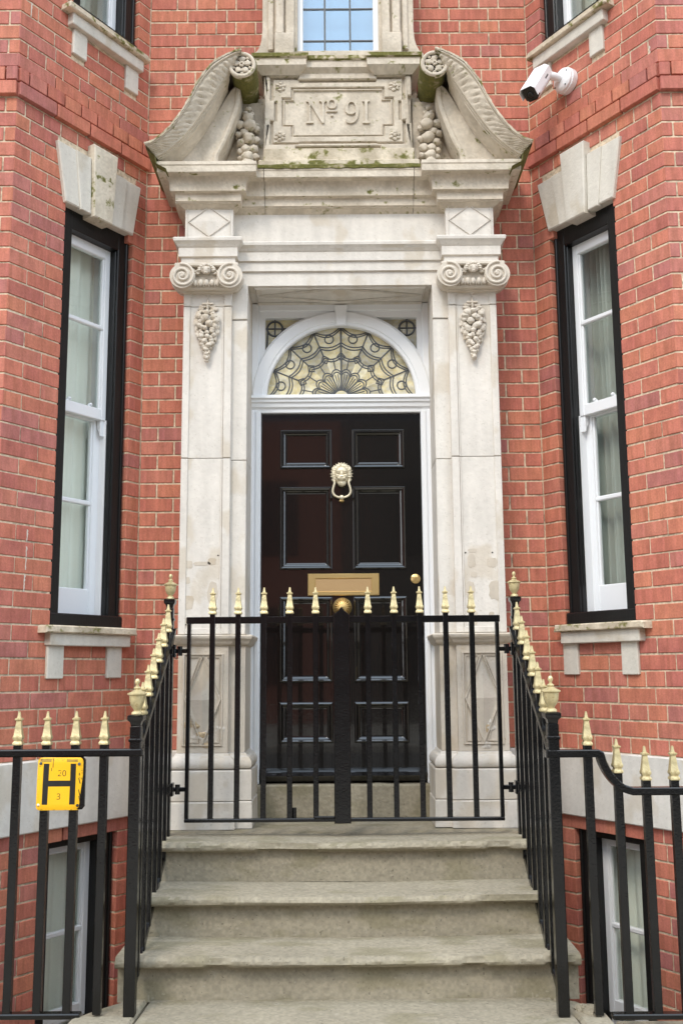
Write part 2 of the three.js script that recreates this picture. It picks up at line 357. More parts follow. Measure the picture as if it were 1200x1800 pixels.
for (const s of [-1, 1]) {
  const [u0, u1] = OPEN[s];
  const wall = part('bay_wall', house, s < 0 ? 'red brick canted bay wall behind the yellow hydrant plate' : 'red brick canted bay wall carrying the security camera');
  // mortar bed and backing, with the three openings
  const X = (u) => s * u;
  const hole = (a, b, c, d) => rect(Math.min(X(a), X(b)), Math.max(X(a), X(b)), c, d);
  const core = extr(hole(-0.02, UO - 0.001, -1.75, 6.4), -0.255, -0.0045, 0, [hole(u0 - 0.007, u1 + 0.007, 1.485, 3.63), hole(u0 - 0.007, u1 + 0.007, 4.66, 6.1), hole(u0 - 0.007, u1 + 0.007, -1.1, 0.55)]);
  const cm = M('mortar', core, mat.mortar, wall);
  cm.position.set(s * XC, 0, 0); cm.rotation.y = bayTurn(s);
  M('mortar', box(s * (XO + 0.001), s * 3.7, -1.75, 6.4, ZO - 0.25, ZO - 0.0045, 0), mat.mortar, wall);
  const proud = (k) => { const y = Y0 + (k + 0.5) * COURSE; return y > 4.03 && y < 4.107 ? 0.026 : y > 4.107 && y < 4.184 ? 0.021 : y > 4.184 && y < 4.26 ? 0.006 : 0; };
  const spans = (y) => {
    let r = [[0.002, UO + 0.0055]];
    if (y > 0.55 && y < 0.87) return [];
    if (y < 0.55) return y > 0.49 ? r : cut(r, u0, u1);
    if (y > 1.235 && y < 1.395) { r = cut(r, 0.118, 0.208); r = cut(r, 0.502, 0.592); }
    if (y > 1.395 && y < 1.49) r = cut(r, u0 + 0.03, 0.58);
    if (y > 1.49 && y < 3.605) r = cut(r, u0, u1);
    if (y > 3.605 && y < 3.915) { const t = (y - 3.605) / 0.31; r = cut(r, lerp(s < 0 ? 0.117 : 0.135, 0.067, t) + 0.022, lerp(0.596, 0.660, t) - 0.022); }
    if (y > 3.915 && y < 3.975) r = cut(r, 0.30, 0.42);
    if (y > 4.44 && y < 4.58) { r = cut(r, 0.107, 0.193); r = cut(r, 0.488, 0.573); }
    if (y > 4.58 && y < 4.68) r = cut(r, 0.13, 0.60);
    if (y > 4.68) r = cut(r, u0, u1);
    return r;
  };
  lay(wall, { k0: 4, k1: 92, spans, proud, place: (u, w) => [...bayPos(s, u, w), bayTurn(s)], purple: (u, y) => (u > 0.72 ? 0.5 : 0.12) });
  // lime runs and drips on the brick face
  for (const [u, v, l] of s < 0 ? [[0.735, 1.93, 0.06], [0.736, 1.85, 0.11], [0.741, 1.72, 0.08], [0.845, 4.57, 0.08]] : [[0.86, 4.30, 0.10]]) {
    const pts = [], n = 9; for (let i = 0; i <= n; i++) pts.push([s * u + rr(-0.0015, 0.0015) + 0.0016 + 0.006 * Math.sin(i * 1.7) ** 2 * (1 - i / n), v - l * i / n]); for (let i = n; i >= 0; i--) pts.push([s * u - 0.0016 + rr(-0.001, 0.001), v - l * i / n]);
    const d = M('lime_run', extr(s < 0 ? pts : pts, 0, 0.0022, 0), mat.dressing, wall); d.position.set(s * XC, 0, 0); d.rotation.y = bayTurn(s);
  }
  lay(wall, { k0: 6, k1: 92, spans: (y) => (y > 0.55 && y < 0.87 ? [] : [[XO - 0.0055, y > 2.2 ? 2.15 : 1.8]]), proud, place: (x, w) => [s * x, ZO + w, 0], purple: () => 0.5, depth: 0.06, stuff: (c, y) => y < 2.2 || c > 1.85 });
}
{ // the wall on each side of the doorway
  const wall = part('entrance_wall', house, 'red brick wall on either side of the stone doorway');
  M('mortar', [box(-1.30, -0.505, -1.75, 6.4, -0.26, -0.0045, 0), box(0.505, 1.30, -1.75, 6.4, -0.26, -0.0045, 0), box(-0.505, 0.505, 3.29, 4.66, -0.26, -0.0045, 0), box(-0.505, -0.24, 4.66, 5.75, -0.26, -0.0045, 0), box(0.24, 0.505, 4.66, 5.75, -0.26, -0.0045, 0), box(-0.46, 0.46, 5.75, 6.4, -0.26, -0.0045, 0), box(-0.46, 0.46, -1.75, 0.6, -0.26, -0.12, 0)], mat.mortar, wall);
  const edge = (y) => y < 3.72 ? 0.800 : y < 3.92 ? 0.86 : y < 4.45 ? 0.50 : y < 4.60 ? 0.44 : y < 4.78 ? 0.415 : 0.412;
  const hidden = (y) => (y > 3.92 && y < 4.42 ? lerp(0.90, 0.60, sstep(3.95, 4.42, y)) : edge(y));
  for (const s of [-1, 1]) lay(wall, { k0: 14, k1: 92, spans: (y) => [[hidden(y), XC + 0.004]], place: (x, w) => [s * x, w, 0], depth: 0.06, purple: (x, y) => (y < 3.7 ? 0.18 : 0.10) });
}
// ---- the solid house above and behind, so that daylight enters by the openings only
M('shell_wall', [box(-3.7, 3.7, 6.4, 7.6, -3.9, ZO - 0.02, 0.01), box(-3.7, 3.7, -1.8, 6.4, -3.9, -3.65, 0), box(-3.7, -3.5, -1.8, 6.4, -3.65, ZO - 0.3, 0), box(3.5, 3.7, -1.8, 6.4, -3.65, ZO - 0.3, 0)], brickMats[1], house);
M('interior_wall', [box(-1.06, -0.96, -1.75, 6.38, -3.64, -0.27, 0), box(0.96, 1.06, -1.75, 6.38, -3.64, -0.27, 0), box(-3.49, 3.49, -1.75, 6.38, -3.64, -3.55, 0), box(-3.49, -3.4, -1.75, 6.38, -3.5, 0.4, 0), box(3.4, 3.49, -1.75, 6.38, -3.5, 0.4, 0)], mat.plaster, house);
for (const s of [-1, 1]) {
  const plan = (e) => [[0.97, -3.5], [0.97, -0.27], [1.36, -0.25], [1.80, 0.48], [3.45, 0.48], [3.45, -3.5]].map(([x, z]) => [s * x, -z]);
  const slab = (y0, y1) => { const g = extr(s < 0 ? plan().reverse() : plan(), 0, y1 - y0); g.rotateX(-Math.PI / 2); g.translate(0, y0, 0); return g; };
  M('room_floor', [slab(0.62, 0.80), slab(4.12, 4.30), slab(-1.78, -1.6)], mat.floor, house);
}
M('room_floor', [box(-0.95, 0.95, 0.5, 0.68, -3.5, -0.2, 0), box(-0.95, 0.95, 3.36, 3.5, -3.5, -0.27, 0), box(-0.95, 0.95, 6.2, 6.35, -3.5, -0.27, 0)], mat.plaster, house);

// ---- stone dressings of the bays
for (const s of [-1, 1]) {
  const [u0] = OPEN[s];
  const bay = (name, label) => { const o = part(name, house, label); o.position.set(s * XC, 0, 0); o.rotation.y = bayTurn(s); return o; };
  const B = (a, b, c, d, e, f, ch) => box(s * a, s * b, c, d, e, f, ch);
  const E = (pts, z0, z1, bv) => extr((s < 0 ? pts.map(([u, v]) => [-u, v]).reverse() : pts), z0, z1, bv);
  const ul = s < 0 ? 0.117 : 0.135;
  const lin1 = bay('window_lintel', 'pale stone lintel with stepped keystone');
  const V = (a0, a1, b0, b1, v0, v1) => [[a0, v0], [a1, v0], [b1, v1], [b0, v1]];
  M('voussoir', [E(V(ul, 0.30, 0.067, 0.275, 3.612, 3.905), -0.22, 0.022, 0.006)], mat.dressing, lin1, { ox: 3 * s });
  M('voussoir', [E(V(0.435, 0.596, 0.445, 0.660, 3.612, 3.915), -0.22, 0.022, 0.006)], mat.dressing, lin1, { ox: 1.3 });
  M('voussoir', [E(V(ul + 0.095, 0.30, 0.185, 0.275, 3.604, 3.900), 0.0, 0.032, 0.004)], mat.dressing, lin1, { ox: 1.7 });
  M('voussoir', [E(V(0.435, 0.505, 0.445, 0.545, 3.604, 3.910), 0.0, 0.032, 0.004)], mat.dressing, lin1, { ox: 2.1 });
  M('keystone', [E(V(0.300, 0.433, 0.273, 0.444, 3.590, 3.985), -0.22, 0.052, 0.006)], s < 0 ? mat.lichenStone : mat.dressing, lin1, { oy: s });
  for (const [n, yb, ytop, d, ua, ub] of [['window_sill', 1.395, 1.490, 0.155, s < 0 ? 0.065 : 0.110, s < 0 ? 0.628 : 0.658], ['window_sill', 4.580, 4.680, 0.140, 0.075, 0.632]]) {
    const sill = bay(n, 'weathered stone window sill on two small brackets');
    M('sill_slab', [E([[ua - 0.012, ytop - 0.036], [ub + 0.022, ytop - 0.036], [ub + 0.022, ytop - 0.008], [ub + 0.012, ytop], [ua, ytop]], -0.18, 0.064, 0.006)], mat.grimyStone, sill, { ox: yb });
    M('fascia', B(ua + 0.014, ub - 0.022, yb, ytop - 0.035, -0.16, 0.040, 0.004), mat.dressing, sill, { ox: 2 * yb });
    const bl = yb < 2 ? [[0.113, 0.213], [0.496, 0.597]] : [[0.102, 0.198], [0.483, 0.578]];
    for (const [a, b] of bl) M('bracket', B(a, b, yb - d, yb + 0.002, -0.1, 0.015, 0.004), mat.dressing, sill, { ox: a * 9 });
  }
  const band = part('plinth_band', house, 'pale painted stone band above the basement window');
  const bm = M('band_stone', E([[0.0, 0.555], [UO + 0.02, 0.555], [UO + 0.02, 0.873], [0.0, 0.873]], -0.1, 0.026, 0.006), mat.bandPaint, band);
  bm.position.set(s * XC, 0, 0); bm.rotation.y = bayTurn(s);
  M('band_stone', box(s * (XO + 0.012), s * 3.0, 0.555, 0.873, ZO - 0.1, ZO + 0.026, 0.005), mat.bandPaint, band, { ox: 0.4 });
  M('band_stone', box(s * 0.80, s * (XC - 0.004), 0.555, 0.873, -0.1, 0.024, 0.005), mat.bandPaint, band, { ox: 0.8 });

  // ---- sash windows
  const sash = (label, [a, b], v0, v1, o) => {
    const w = bay(o.name || 'sash_window', label);
    const f = 0.074, fa = a + f, fb = b - f;
    M('frame', [B(a - 0.004, fa, v0, v1 + 0.02, -0.125, -0.030, 0.004), B(fb, b + 0.004, v0, v1 + 0.02, -0.125, -0.030, 0.004), B(a, b, v1 - o.head, v1 + 0.02, -0.20, -0.031, 0.004), B(a - 0.002, b + 0.002, v0, v0 + 0.062, -0.22, -0.004, 0.006),
      B(a + 0.008, a + 0.022, v0 + 0.062, v1 - 0.02, -0.05, -0.022, 0.004), B(b - 0.022, b - 0.008, v0 + 0.062, v1 - 0.02, -0.05, -0.022, 0.004), B(fa - 0.012, fa + 0.006, v0 + 0.06, v1 - o.head, -0.075, -0.045, 0.004), B(fb - 0.006, fb + 0.012, v0 + 0.06, v1 - o.head, -0.075, -0.045, 0.004)], mat.blackFrame, w);
    M('inner_lining', [B(a - 0.018, fa - 0.004, v0, v1 + 0.02, -0.26, -0.1255, 0.003), B(fb + 0.004, b + 0.018, v0, v1 + 0.02, -0.26, -0.1255, 0.003)], mat.white, w);
    const one = (lo, hi, wf, bars, top, bot, st = 0.036) => {
      const d = 0.036, g = [B(fa, fa + st, lo, hi, wf - d, wf, 0.004), B(fb - st, fb, lo, hi, wf - d, wf, 0.004), B(fa + st - 0.002, fb - st + 0.002, hi - top, hi, wf - d, wf - 0.001, 0.004), B(fa + st - 0.002, fb - st + 0.002, lo, lo + bot, wf - d, wf - 0.001, 0.004)];
      for (const y of bars) g.push(B(fa + st - 0.002, fb - st + 0.002, y - 0.012, y + 0.012, wf - d + 0.006, wf - 0.004, 0.005));
      const r = 0.010;                               // ovolo inside each light
      const ys = [lo + bot, ...bars.flatMap((y) => [y - 0.012, y + 0.012]), hi - top];
      for (let i = 0; i < ys.length; i += 2) {
        g.push(B(fa + st - 0.002, fa + st + r, ys[i], ys[i + 1], wf - d + 0.004, wf - 0.010, 0.004), B(fb - st - r, fb - st + 0.002, ys[i], ys[i + 1], wf - d + 0.004, wf - 0.010, 0.004));
        M('pane', B(fa + st - 0.003, fb - st + 0.003, ys[i] - 0.003, ys[i + 1] + 0.003, wf - 0.024, wf - 0.020, 0), mat.glass, w);
      }
      M('sash', g, mat.white, w);
    };
    o.build(one, w, { fa, fb, st: 0.04 });
    return w;
  };
  const place = s < 0 ? 'beside the wall bay of the hydrant plate' : 'below the security camera';
  sash('tall white sash window in black frame ' + place, OPEN[s], 1.490, 3.612, { head: 0.096, build(one, w, { fa, fb, st }) {
    one(2.575, 3.565, -0.085, [3.078], 0.100, 0.060);
    one(1.556, 2.600, -0.124, [2.135], 0.03, 0.134, 0.046);
    M('sash_lining', [B(fa - 0.006, fa + 0.006, 1.552, 2.58, -0.13, -0.080, 0.002), B(fb - 0.006, fb + 0.006, 1.552, 2.58, -0.13, -0.080, 0.002)], mat.white, w);
    for (const u of [fa + 0.004, fb - 0.032]) {       // horns under the meeting rail
      const g = extr([[0, 0], [0, -0.030], [0.006, -0.050], [0.016, -0.060], [0.022, -0.085], [0.030, -0.085], [0.030, 0]].map(([x, y]) => [y, x]).reverse().map(([x, y]) => [y, x]), 0, 0.028, 0.002);
      g.rotateY(-Math.PI / 2); g.translate(s * u + (s < 0 ? 0 : 0.028), 2.578, -0.121); M('sash_horn', g, mat.white, w);
    }
    for (const u of [fa + st + 0.05, fb - st - 0.05]) M('sash_fastener', [ball(s * u, 2.652, -0.110, 0.013, 0.010, 0.010), ball(s * (u + 0.012), 2.644, -0.112, 0.008)], mat.white, w);
  } });
  sash('upper floor sash window in black frame above the stone sill ' + (s < 0 ? 'by the plain bay' : 'by the security camera'), OPEN[s], 4.690, 6.05, { head: 0.09, build(one) { one(4.756, 5.95, -0.10, [5.35], 0.05, 0.075); } });
  sash('basement sash window behind the ' + (s < 0 ? 'straight railing' : 'railing with the curved drop'), [u0 + 0.0, OPEN[s][1]], -1.05, 0.545, { head: 0.085, build(one) { one(-0.36, 0.465, -0.105, [0.045], 0.05, 0.065); one(-0.985, -0.34, -0.14, [], 0.04, 0.09); } });

  // curtains just inside
  const drapes = (label, ua, ub, v0, v1, w, m, amp, group) => {
    const n = 72, q = [], P = (i, j) => { const u = lerp(ua, ub, i / n); return [s * u, lerp(v0, v1, j / 6), w + amp * Math.sin(i * 0.62 + 0.25 * Math.sin(j * 0.9 + i * 0.2)) + 0.012 * Math.sin(i * 0.21 + j * 0.3)]; };
    for (let i = 0; i < n; i++) for (let j = 0; j < 6; j++) { const f = [P(i, j), P(i + 1, j), P(i + 1, j + 1), P(i, j + 1)]; q.push(s < 0 ? f.reverse() : f); }
    const g = toCreasedNormals(quadGeo(q), 1.0);
    const c = M(numbered('curtain'), g, m, scene);
    c.position.set(s * XC, 0, 0); c.rotation.y = bayTurn(s);
    c.userData = { label, category: 'curtain' }; if (group) c.userData.group = group;
  };
  const near = s < 0 ? 'away from the security camera' : 'below the security camera';
  drapes('pale grey green curtain inside tall sash window ' + near, s < 0 ? -0.14 : -0.14, s < 0 ? 0.46 : 0.20, 1.4, 3.7, -0.200, mat.drape, 0.016);
  if (s > 0) drapes('darker grey curtain edge in tall sash window below the security camera', 0.20, 0.44, 1.4, 3.7, -0.235, mat.darkDrape, 0.02);
  drapes('cream curtain in basement window behind ' + (s < 0 ? 'straight railing' : 'railing with curved drop'), -0.12, 0.5, -1.0, 0.6, -0.205, mat.drape, 0.012);
  drapes('pale curtain inside upper sash window ' + (s < 0 ? 'over the plain bay' : 'over the security camera'), 0.0, 0.5, 4.5, 6.0, -0.34, mat.drape, 0.022);
}

// ================================================================ STONE DOORWAY
const surround = part('door_surround', house, 'carved pale stone doorway with pilasters, scrolled pediment and number panel');
const S = (name, geos, m = mat.stone, o) => M(name, geos, m, surround, o);
const both = (fn) => { for (const s of [-1, 1]) fn(s); };
both((s) => {
  const X = (g) => sided(s, g);
  // pedestal, base to cap
  const ped = [[-0.806, -0.02], [-0.806, 0.272], [-0.560, 0.272], [-0.560, 0.238], [-0.480, 0.238], [-0.480, -0.11]];
  S('plinth_stone', X(mould(ped, [[-0.02, 0.654], [0.034, 0.654], [0.040, 0.648], [0.042, 0.527]])), mat.stone, { ox: s });
  S('plinth_stone', X(mould(ped, [[-0.02, 0.800], [0.034, 0.800], [0.038, 0.794], [0.038, 0.659], [0.034, 0.656]])), mat.stone, { ox: 2 * s });
  S('base_moulding', X(mould(ped, [[-0.005, 0.880], [0.006, 0.876], [0.010, 0.866], [0.022, 0.858], [0.033, 0.846], [0.038, 0.830], [0.036, 0.815], [0.030, 0.805], [0.0, 0.801]], 0.9)), mat.stone, { ox: 1.3 * s });
  S('pedestal', X(mould(ped, [[-0.01, 1.396], [0, 1.394], [0, 0.880]])), mat.carved, { ox: s });
  S('pedestal_cap', X(mould(ped, [[-0.04, 1.450], [0.030, 1.448], [0.036, 1.442], [0.034, 1.428], [0.024, 1.420], [0.020, 1.408], [0.010, 1.398], [0, 1.392]], 0.8)), mat.carved, { ox: 0.3 * s });
  // lozenge panel on the pedestal
  const z = 0.2715, cx = -0.683, pw = 0.094, y0 = 0.915, y1 = 1.352, ym = (y0 + y1) / 2;
  S('panel_moulding', X(strip([[cx - pw, y0], [cx + pw, y0], [cx + pw, y1], [cx - pw, y1]], 0.014, z, z + 0.010, true)), mat.carved);
  S('lozenge', [X(quadGeo([[[cx, y1 - 0.03, z], [cx - 0.072, ym, z], [cx, ym, z + 0.030]], [[cx - 0.072, ym, z], [cx, y0 + 0.03, z], [cx, ym, z + 0.030]], [[cx, y0 + 0.03, z], [cx + 0.072, ym, z], [cx, ym, z + 0.030]], [[cx + 0.072, ym, z], [cx, y1 - 0.03, z], [cx, ym, z + 0.030]]])),
    X(strip([[cx, y1 - 0.006], [cx - 0.086, ym], [cx, y0 + 0.006], [cx + 0.086, ym]], 0.011, z, z + 0.011, true))], mat.carved);
  for (const [a, b] of [[-1, 1], [1, 1], [-1, -1], [1, -1]]) {
    const p = [[cx + a * (pw - 0.014), ym + b * 0.028], [cx + a * (pw - 0.014), ym + b * 0.204], [cx + a * 0.018, ym + b * 0.204]];
    S('corner_panel', X(strip(p, 0.008, z, z + 0.008, true)), mat.carved);
  }
  // broken patches low on the pedestal
  for (let i = 0; i < (s < 0 ? 9 : 5); i++) {
    const bx0 = cx + rr(-0.10, 0.10), by = rr(0.90, 1.02), r = rr(0.014, 0.032);
    S('broken_patch', X(ball(bx0, by, z - 0.004, r, r * rr(0.6, 1.2), 0.009, 0.6, 2)), i % 2 ? mat.brokenStone : mat.stone);
  }
  // shaft: three stones with a sunk panel
  const stones = [[1.451, 2.342], [2.3445, 3.150], [3.1525, 3.40]];
  stones.forEach(([a, b], i) => {
    const hx = [-0.779, -0.602];
    S('pilaster_stone', X(box(-0.815, -0.563, a, b, -0.02, 0.2425, 0.002)), mat.stone, { ox: i * 0.7 + s, oy: i });
    const lo = i === 0 ? a + 0.03 : a - 0.001, hi = i === 2 ? 3.238 : b + 0.001;
    if (i < 2) {
      const L = [box(-0.8145, hx[0], a + 0.001, b - 0.001, 0.24, 0.2505, 0.004), box(hx[1], -0.5635, a + 0.001, b - 0.001, 0.24, 0.2505, 0.004)];
      L.push(box(hx[1] - 0.009, hx[1] - 0.002, lo, b - 0.001, 0.24, 0.2475, 0.003));
      if (i === 0) L.push(box(hx[0], hx[1], a + 0.001, lo, 0.24, 0.250, 0.004));
      S('pilaster_border', L.map(X), mat.stone, { ox: i * 0.7 + s + 0.2 });
    } else {
      const c = -0.690, top = [[hx[0], a + 0.001], [hx[0], 3.205], [hx[0] + 0.03, 3.236], [c - 0.022, 3.236], [c - 0.006, 3.214], [c, 3.205], [c + 0.006, 3.214], [c + 0.022, 3.236], [hx[1] - 0.03, 3.236], [hx[1], 3.205], [hx[1], a + 0.001]];
      S('pilaster_border', X(extr([[-0.8145, a + 0.001], ...top, [-0.5635, a + 0.001], [-0.5635, 3.30], [-0.8145, 3.30]].reverse(), 0.24, 0.2505, 0.003)), mat.stone, { ox: s });
      S('pilaster_border', X(strip(top, 0.007, 0.2425, 0.249)), mat.stone);
    }
  });
  // jamb stones behind the pilaster
  for (const [a, b] of [[1.451, 2.335], [2.3375, 3.085], [3.0875, 3.281]]) S('jamb_stone', X(box(-0.570, -0.484, a, b, -0.11, a > 3 ? 0.2285 : 0.221, 0.003)), mat.stone, { ox: a + s, oy: a });
  // old fixings and adhesive where plates were taken off
  const marks = s < 0 ? [[-0.765, 1.80, 0.018, 0.02], [-0.70, 1.805, 0.045, 0.010], [-0.65, 1.815, 0.022, 0.018], [-0.775, 1.72, 0.018, 0.018], [-0.768, 1.61, 0.030, 0.034], [-0.645, 1.66, 0.026, 0.055], [-0.64, 1.53, 0.020, 0.040], [-0.768, 1.51, 0.026, 0.024]]
    : [[-0.650, 1.81, 0.020, 0.036], [-0.752, 1.80, 0.026, 0.024], [-0.640, 1.66, 0.022, 0.046], [-0.765, 1.66, 0.032, 0.048], [-0.66, 1.74, 0.016, 0.014], [-0.742, 1.54, 0.014, 0.014], [-0.66, 1.54, 0.014, 0.014], [-0.655, 1.50, 0.016, 0.012], [-0.655, 1.86, 0.022, 0.010]];
  for (const [x, y, a, b] of marks) {
    const pts = []; const n = 14;
    for (let i = 0; i < n; i++) { const t = i / n * Math.PI * 2, k = 1 / Math.max(Math.abs(Math.cos(t)), Math.abs(Math.sin(t))); const e = lerp(1, k, 0.75) * rr(0.82, 1.08); pts.push([x + a * e * Math.cos(t), y + b * e * Math.sin(t)]); }
    S('adhesive_residue', X(extr(pts, 0.2415, 0.2438, 0)), mat.residue, { ox: x * 7 });
  }
  for (const [x, y] of s < 0 ? [[-0.785, 1.845], [-0.785, 1.80], [-0.62, 1.845], [-0.785, 1.475], [-0.775, 1.50], [-0.62, 1.48]] : [[-0.62, 1.85], [-0.755, 1.85], [-0.62, 1.475], [-0.77, 1.48], [-0.77, 1.50]]) {
    const g = new THREE.CylinderGeometry(0.004, 0.004, 0.003, 10); g.rotateX(Math.PI / 2); g.translate(x, y, 0.2432); S('screw_hole', X(g), mat.hole);
  }
  // Ionic capital
  const cx2 = -0.689, cy = 3.288;
  const vol = [];
  for (const t of [-1, 1]) {
    const vx = cx2 + t * 0.122;
    const roll = new THREE.CylinderGeometry(0.066, 0.060, 0.14, 28, 1); roll.rotateX(Math.PI / 2); roll.translate(vx, cy, 0.262);
    const waist = new THREE.TorusGeometry(0.060, 0.008, 8, 24); waist.translate(vx, cy, 0.262);
    const sp = []; for (let i = 0; i <= 64; i++) { const a = i / 64 * Math.PI * 4.6, r = 0.060 * Math.pow(1 - i / 68, 1.15) + 0.004; sp.push([vx + t * r * -Math.sin(a - 0.2), cy + r * Math.cos(a - 0.2), 0.334 + 0.004 * i / 64]); }
    const eye = ball(vx, cy, 0.337, 0.012, 0.012, 0.007);
    vol.push([roll, waist, tube(sp, 0.0075, 90, 6), eye]);
  }
  for (const v of vol) S('volute', v.map(X), mat.carved, { ox: s });
  S('capital_body', [box(cx2 - 0.126, cx2 + 0.126, 3.226, 3.345, 0.20, 0.300, 0.006), box(cx2 - 0.165, cx2 + 0.165, 3.342, 3.362, 0.20, 0.326, 0.006), box(cx2 - 0.130, cx2 + 0.130, 3.218, 3.234, 0.20, 0.270, 0.005)].map(X), mat.carved);
  const eggs = [];
  for (let i = -2; i <= 2; i++) { eggs.push(ball(cx2 + i * 0.029, 3.256, 0.312, 0.012, 0.019, 0.014)); eggs.push(ball(cx2 + (i + 0.5) * 0.029, 3.250, 0.305, 0.004, 0.018, 0.010)); }
  S('egg_moulding', eggs.map(X), mat.carved);
  const mask = [ball(cx2, 3.318, 0.326, 0.026, 0.022, 0.020, 0.1), ball(cx2 - 0.014, 3.325, 0.340, 0.008), ball(cx2 + 0.014, 3.325, 0.340, 0.008), ball(cx2, 3.300, 0.338, 0.010, 0.007, 0.010)];
  for (let i = 0; i < 9; i++) { const a = i / 8 * Math.PI; mask.push(ball(cx2 + 0.037 * Math.cos(a), 3.320 + 0.030 * Math.sin(a), 0.318, 0.012, 0.010, 0.012, 0.2)); }
  for (const t of [-1, 1]) for (let i = 0; i < 3; i++) mask.push(ball(cx2 + t * (0.045 + i * 0.014), 3.306 + i * 0.010, 0.312, 0.014, 0.007, 0.009, 0.2));
  S('carved_mask', mask.map(X), mat.carved);
  // hanging bunch of fruit
  const drop = (x, yt, yb, zz, w, n) => {
    const g = [tube([[x, yt + 0.02, zz - 0.01], [x, yt - 0.01, zz + 0.004], [x, yt - 0.04, zz]], 0.006, 8, 6)];
    for (let i = 0; i < 9; i++) { const a = i / 8 * Math.PI * 2; g.push(ball(x + 0.5 * w * Math.cos(a), yt - 0.035 + 0.018 * Math.sin(a), zz - 0.004, 0.017, 0.010, 0.008, 0.4)); }
    for (let i = 0; i < n; i++) {
      const t = Math.pow((i + 0.5) / n, 0.9), env = w * Math.sin(Math.PI * Math.min(1, 0.30 + 0.72 * t)) * (1 - 0.25 * t), a = i * 2.4;
      const r = rr(0.014, 0.023) * (1 - 0.42 * t);
      g.push(ball(x + env * 0.75 * Math.sin(a) * rr(0.7, 1), lerp(yt - 0.06, yb + 0.012, t), zz + 0.010 + 0.018 * Math.cos(a) * Math.cos(a) * (1 - 0.4 * t), r, r * rr(0.85, 1.1), r, 0.22));
    }
    for (let i = 0; i < 12; i++) { const t = i / 12, a = i % 2 ? 1 : -1, e = w * 0.78 * Math.sin(Math.PI * Math.min(1, 0.34 + 0.66 * t)); g.push(ball(x + a * e, lerp(yt - 0.07, yb + 0.05, t), zz + 0.004, 0.016 * (1 - 0.4 * t), 0.024 * (1 - 0.4 * t), 0.008, 0.5)); }
    return g;
  };
  const fd = drop(cx2, 3.172, 2.838, 0.252, 0.068, 46);
  S('fruit_drop', [...fd, box(cx2 - 0.030, cx2 + 0.030, 3.158, 3.168, 0.243, 0.262, 0.003)].map(X), mat.carved);
  // frieze block with raised diamond
  S('frieze_block', X(box(-0.812, -0.560, 3.500, 3.735, -0.02, 0.264, 0.003)), mat.stone, { oy: s });
  const fx = -0.686, fy = 3.612, fw = 0.108, fh = 0.082;
  S('diamond_panel', [quadGeo([[[fx, fy + fh, 0.265], [fx - fw, fy, 0.265], [fx, fy, 0.272]], [[fx - fw, fy, 0.265], [fx, fy - fh, 0.265], [fx, fy, 0.272]], [[fx, fy - fh, 0.265], [fx + fw, fy, 0.265], [fx, fy, 0.272]], [[fx + fw, fy, 0.265], [fx, fy + fh, 0.265], [fx, fy, 0.272]]]),
    strip(rect(fx - fw - 0.004, fx + fw + 0.004, fy - fh - 0.004, fy + fh + 0.004), 0.006, 0.264, 0.269, true), strip([[fx, fy + fh], [fx - fw, fy], [fx, fy - fh], [fx + fw, fy]], 0.007, 0.264, 0.272, true)].map(X), mat.stone);
});
// lintel, architrave and cornice
S('lintel', [box(-0.565, 0.565, 3.283, 3.736, -0.11, 0.199, 0.003)], mat.stone);
const entab = [[-0.812, -0.03], [-0.812, 0.264], [-0.560, 0.264], [-0.560, 0.199], [0.560, 0.199], [0.560, 0.264], [0.812, 0.264], [0.812, -0.03]];
S('architrave', mould(entab, [[-0.002, 3.514], [0.050, 3.508], [0.054, 3.502], [0.052, 3.488], [0.038, 3.474], [0.032, 3.462], [0.027, 3.458], [0.027, 3.410], [0.015, 3.407], [0.015, 3.358], [0.002, 3.355], [0.002, 3.281], [-0.03, 3.281]], 0.5), mat.stone);
S('soffit_panel', (() => { const f = [strip([[-0.45, 0.02], [0.45, 0.02], [0.45, 0.255], [-0.45, 0.255]], 0.014, 0, 0.012, true), strip([[-0.43, 0.137], [0, 0.035], [0.43, 0.137], [0, 0.24]], 0.014, 0, 0.012, true)]; for (const g of f) { g.rotateX(Math.PI / 2); g.translate(0, 3.281, -0.075); } return f; })(), mat.stone);
const corniceProfile = [[0.120, 3.892], [0.132, 3.886], [0.134, 3.868], [0.130, 3.862], [0.130, 3.829], [0.126, 3.826], [0.092, 3.824], [0.082, 3.812], [0.074, 3.796], [0.072, 3.752], [0.052, 3.748], [0.047, 3.742], [0.045, 3.708], [0.030, 3.702], [0.018, 3.690], [0.004, 3.684], [0, 3.680]];
const cutPath = (a, b) => entab.slice(a, b);
S('cornice', mould(cutPath(0, 4).concat([[-0.3955, 0.199]]), corniceProfile, 0.5), mat.upperStone, { ox: 0.2 });
S('cornice', mould([[0.3955, 0.199]].concat(cutPath(4, 8)), corniceProfile, 0.5), mat.upperStone, { ox: 1.1 });
S('cornice', mould([[-0.3925, 0.199], [0.3925, 0.199]], corniceProfile, 0.5), mat.upperStone, { ox: 2.2 });
const corniceBack = (x0, x1, z1) => box(x0, x1, 3.70, 3.886, -0.03, z1, 0.002);
S('cornice_backing', [corniceBack(-0.86, -0.515, 0.30), corniceBack(0.515, 0.86, 0.30), corniceBack(-0.52, 0.52, 0.235), box(-0.935, -0.438, 3.866, 3.8905, -0.03, 0.384, 0.003), box(0.438, 0.935, 3.866, 3.8905, -0.03, 0.384, 0.003), box(-0.44, 0.44, 3.866, 3.8895, -0.03, 0.319, 0.003)], mat.upperStone);
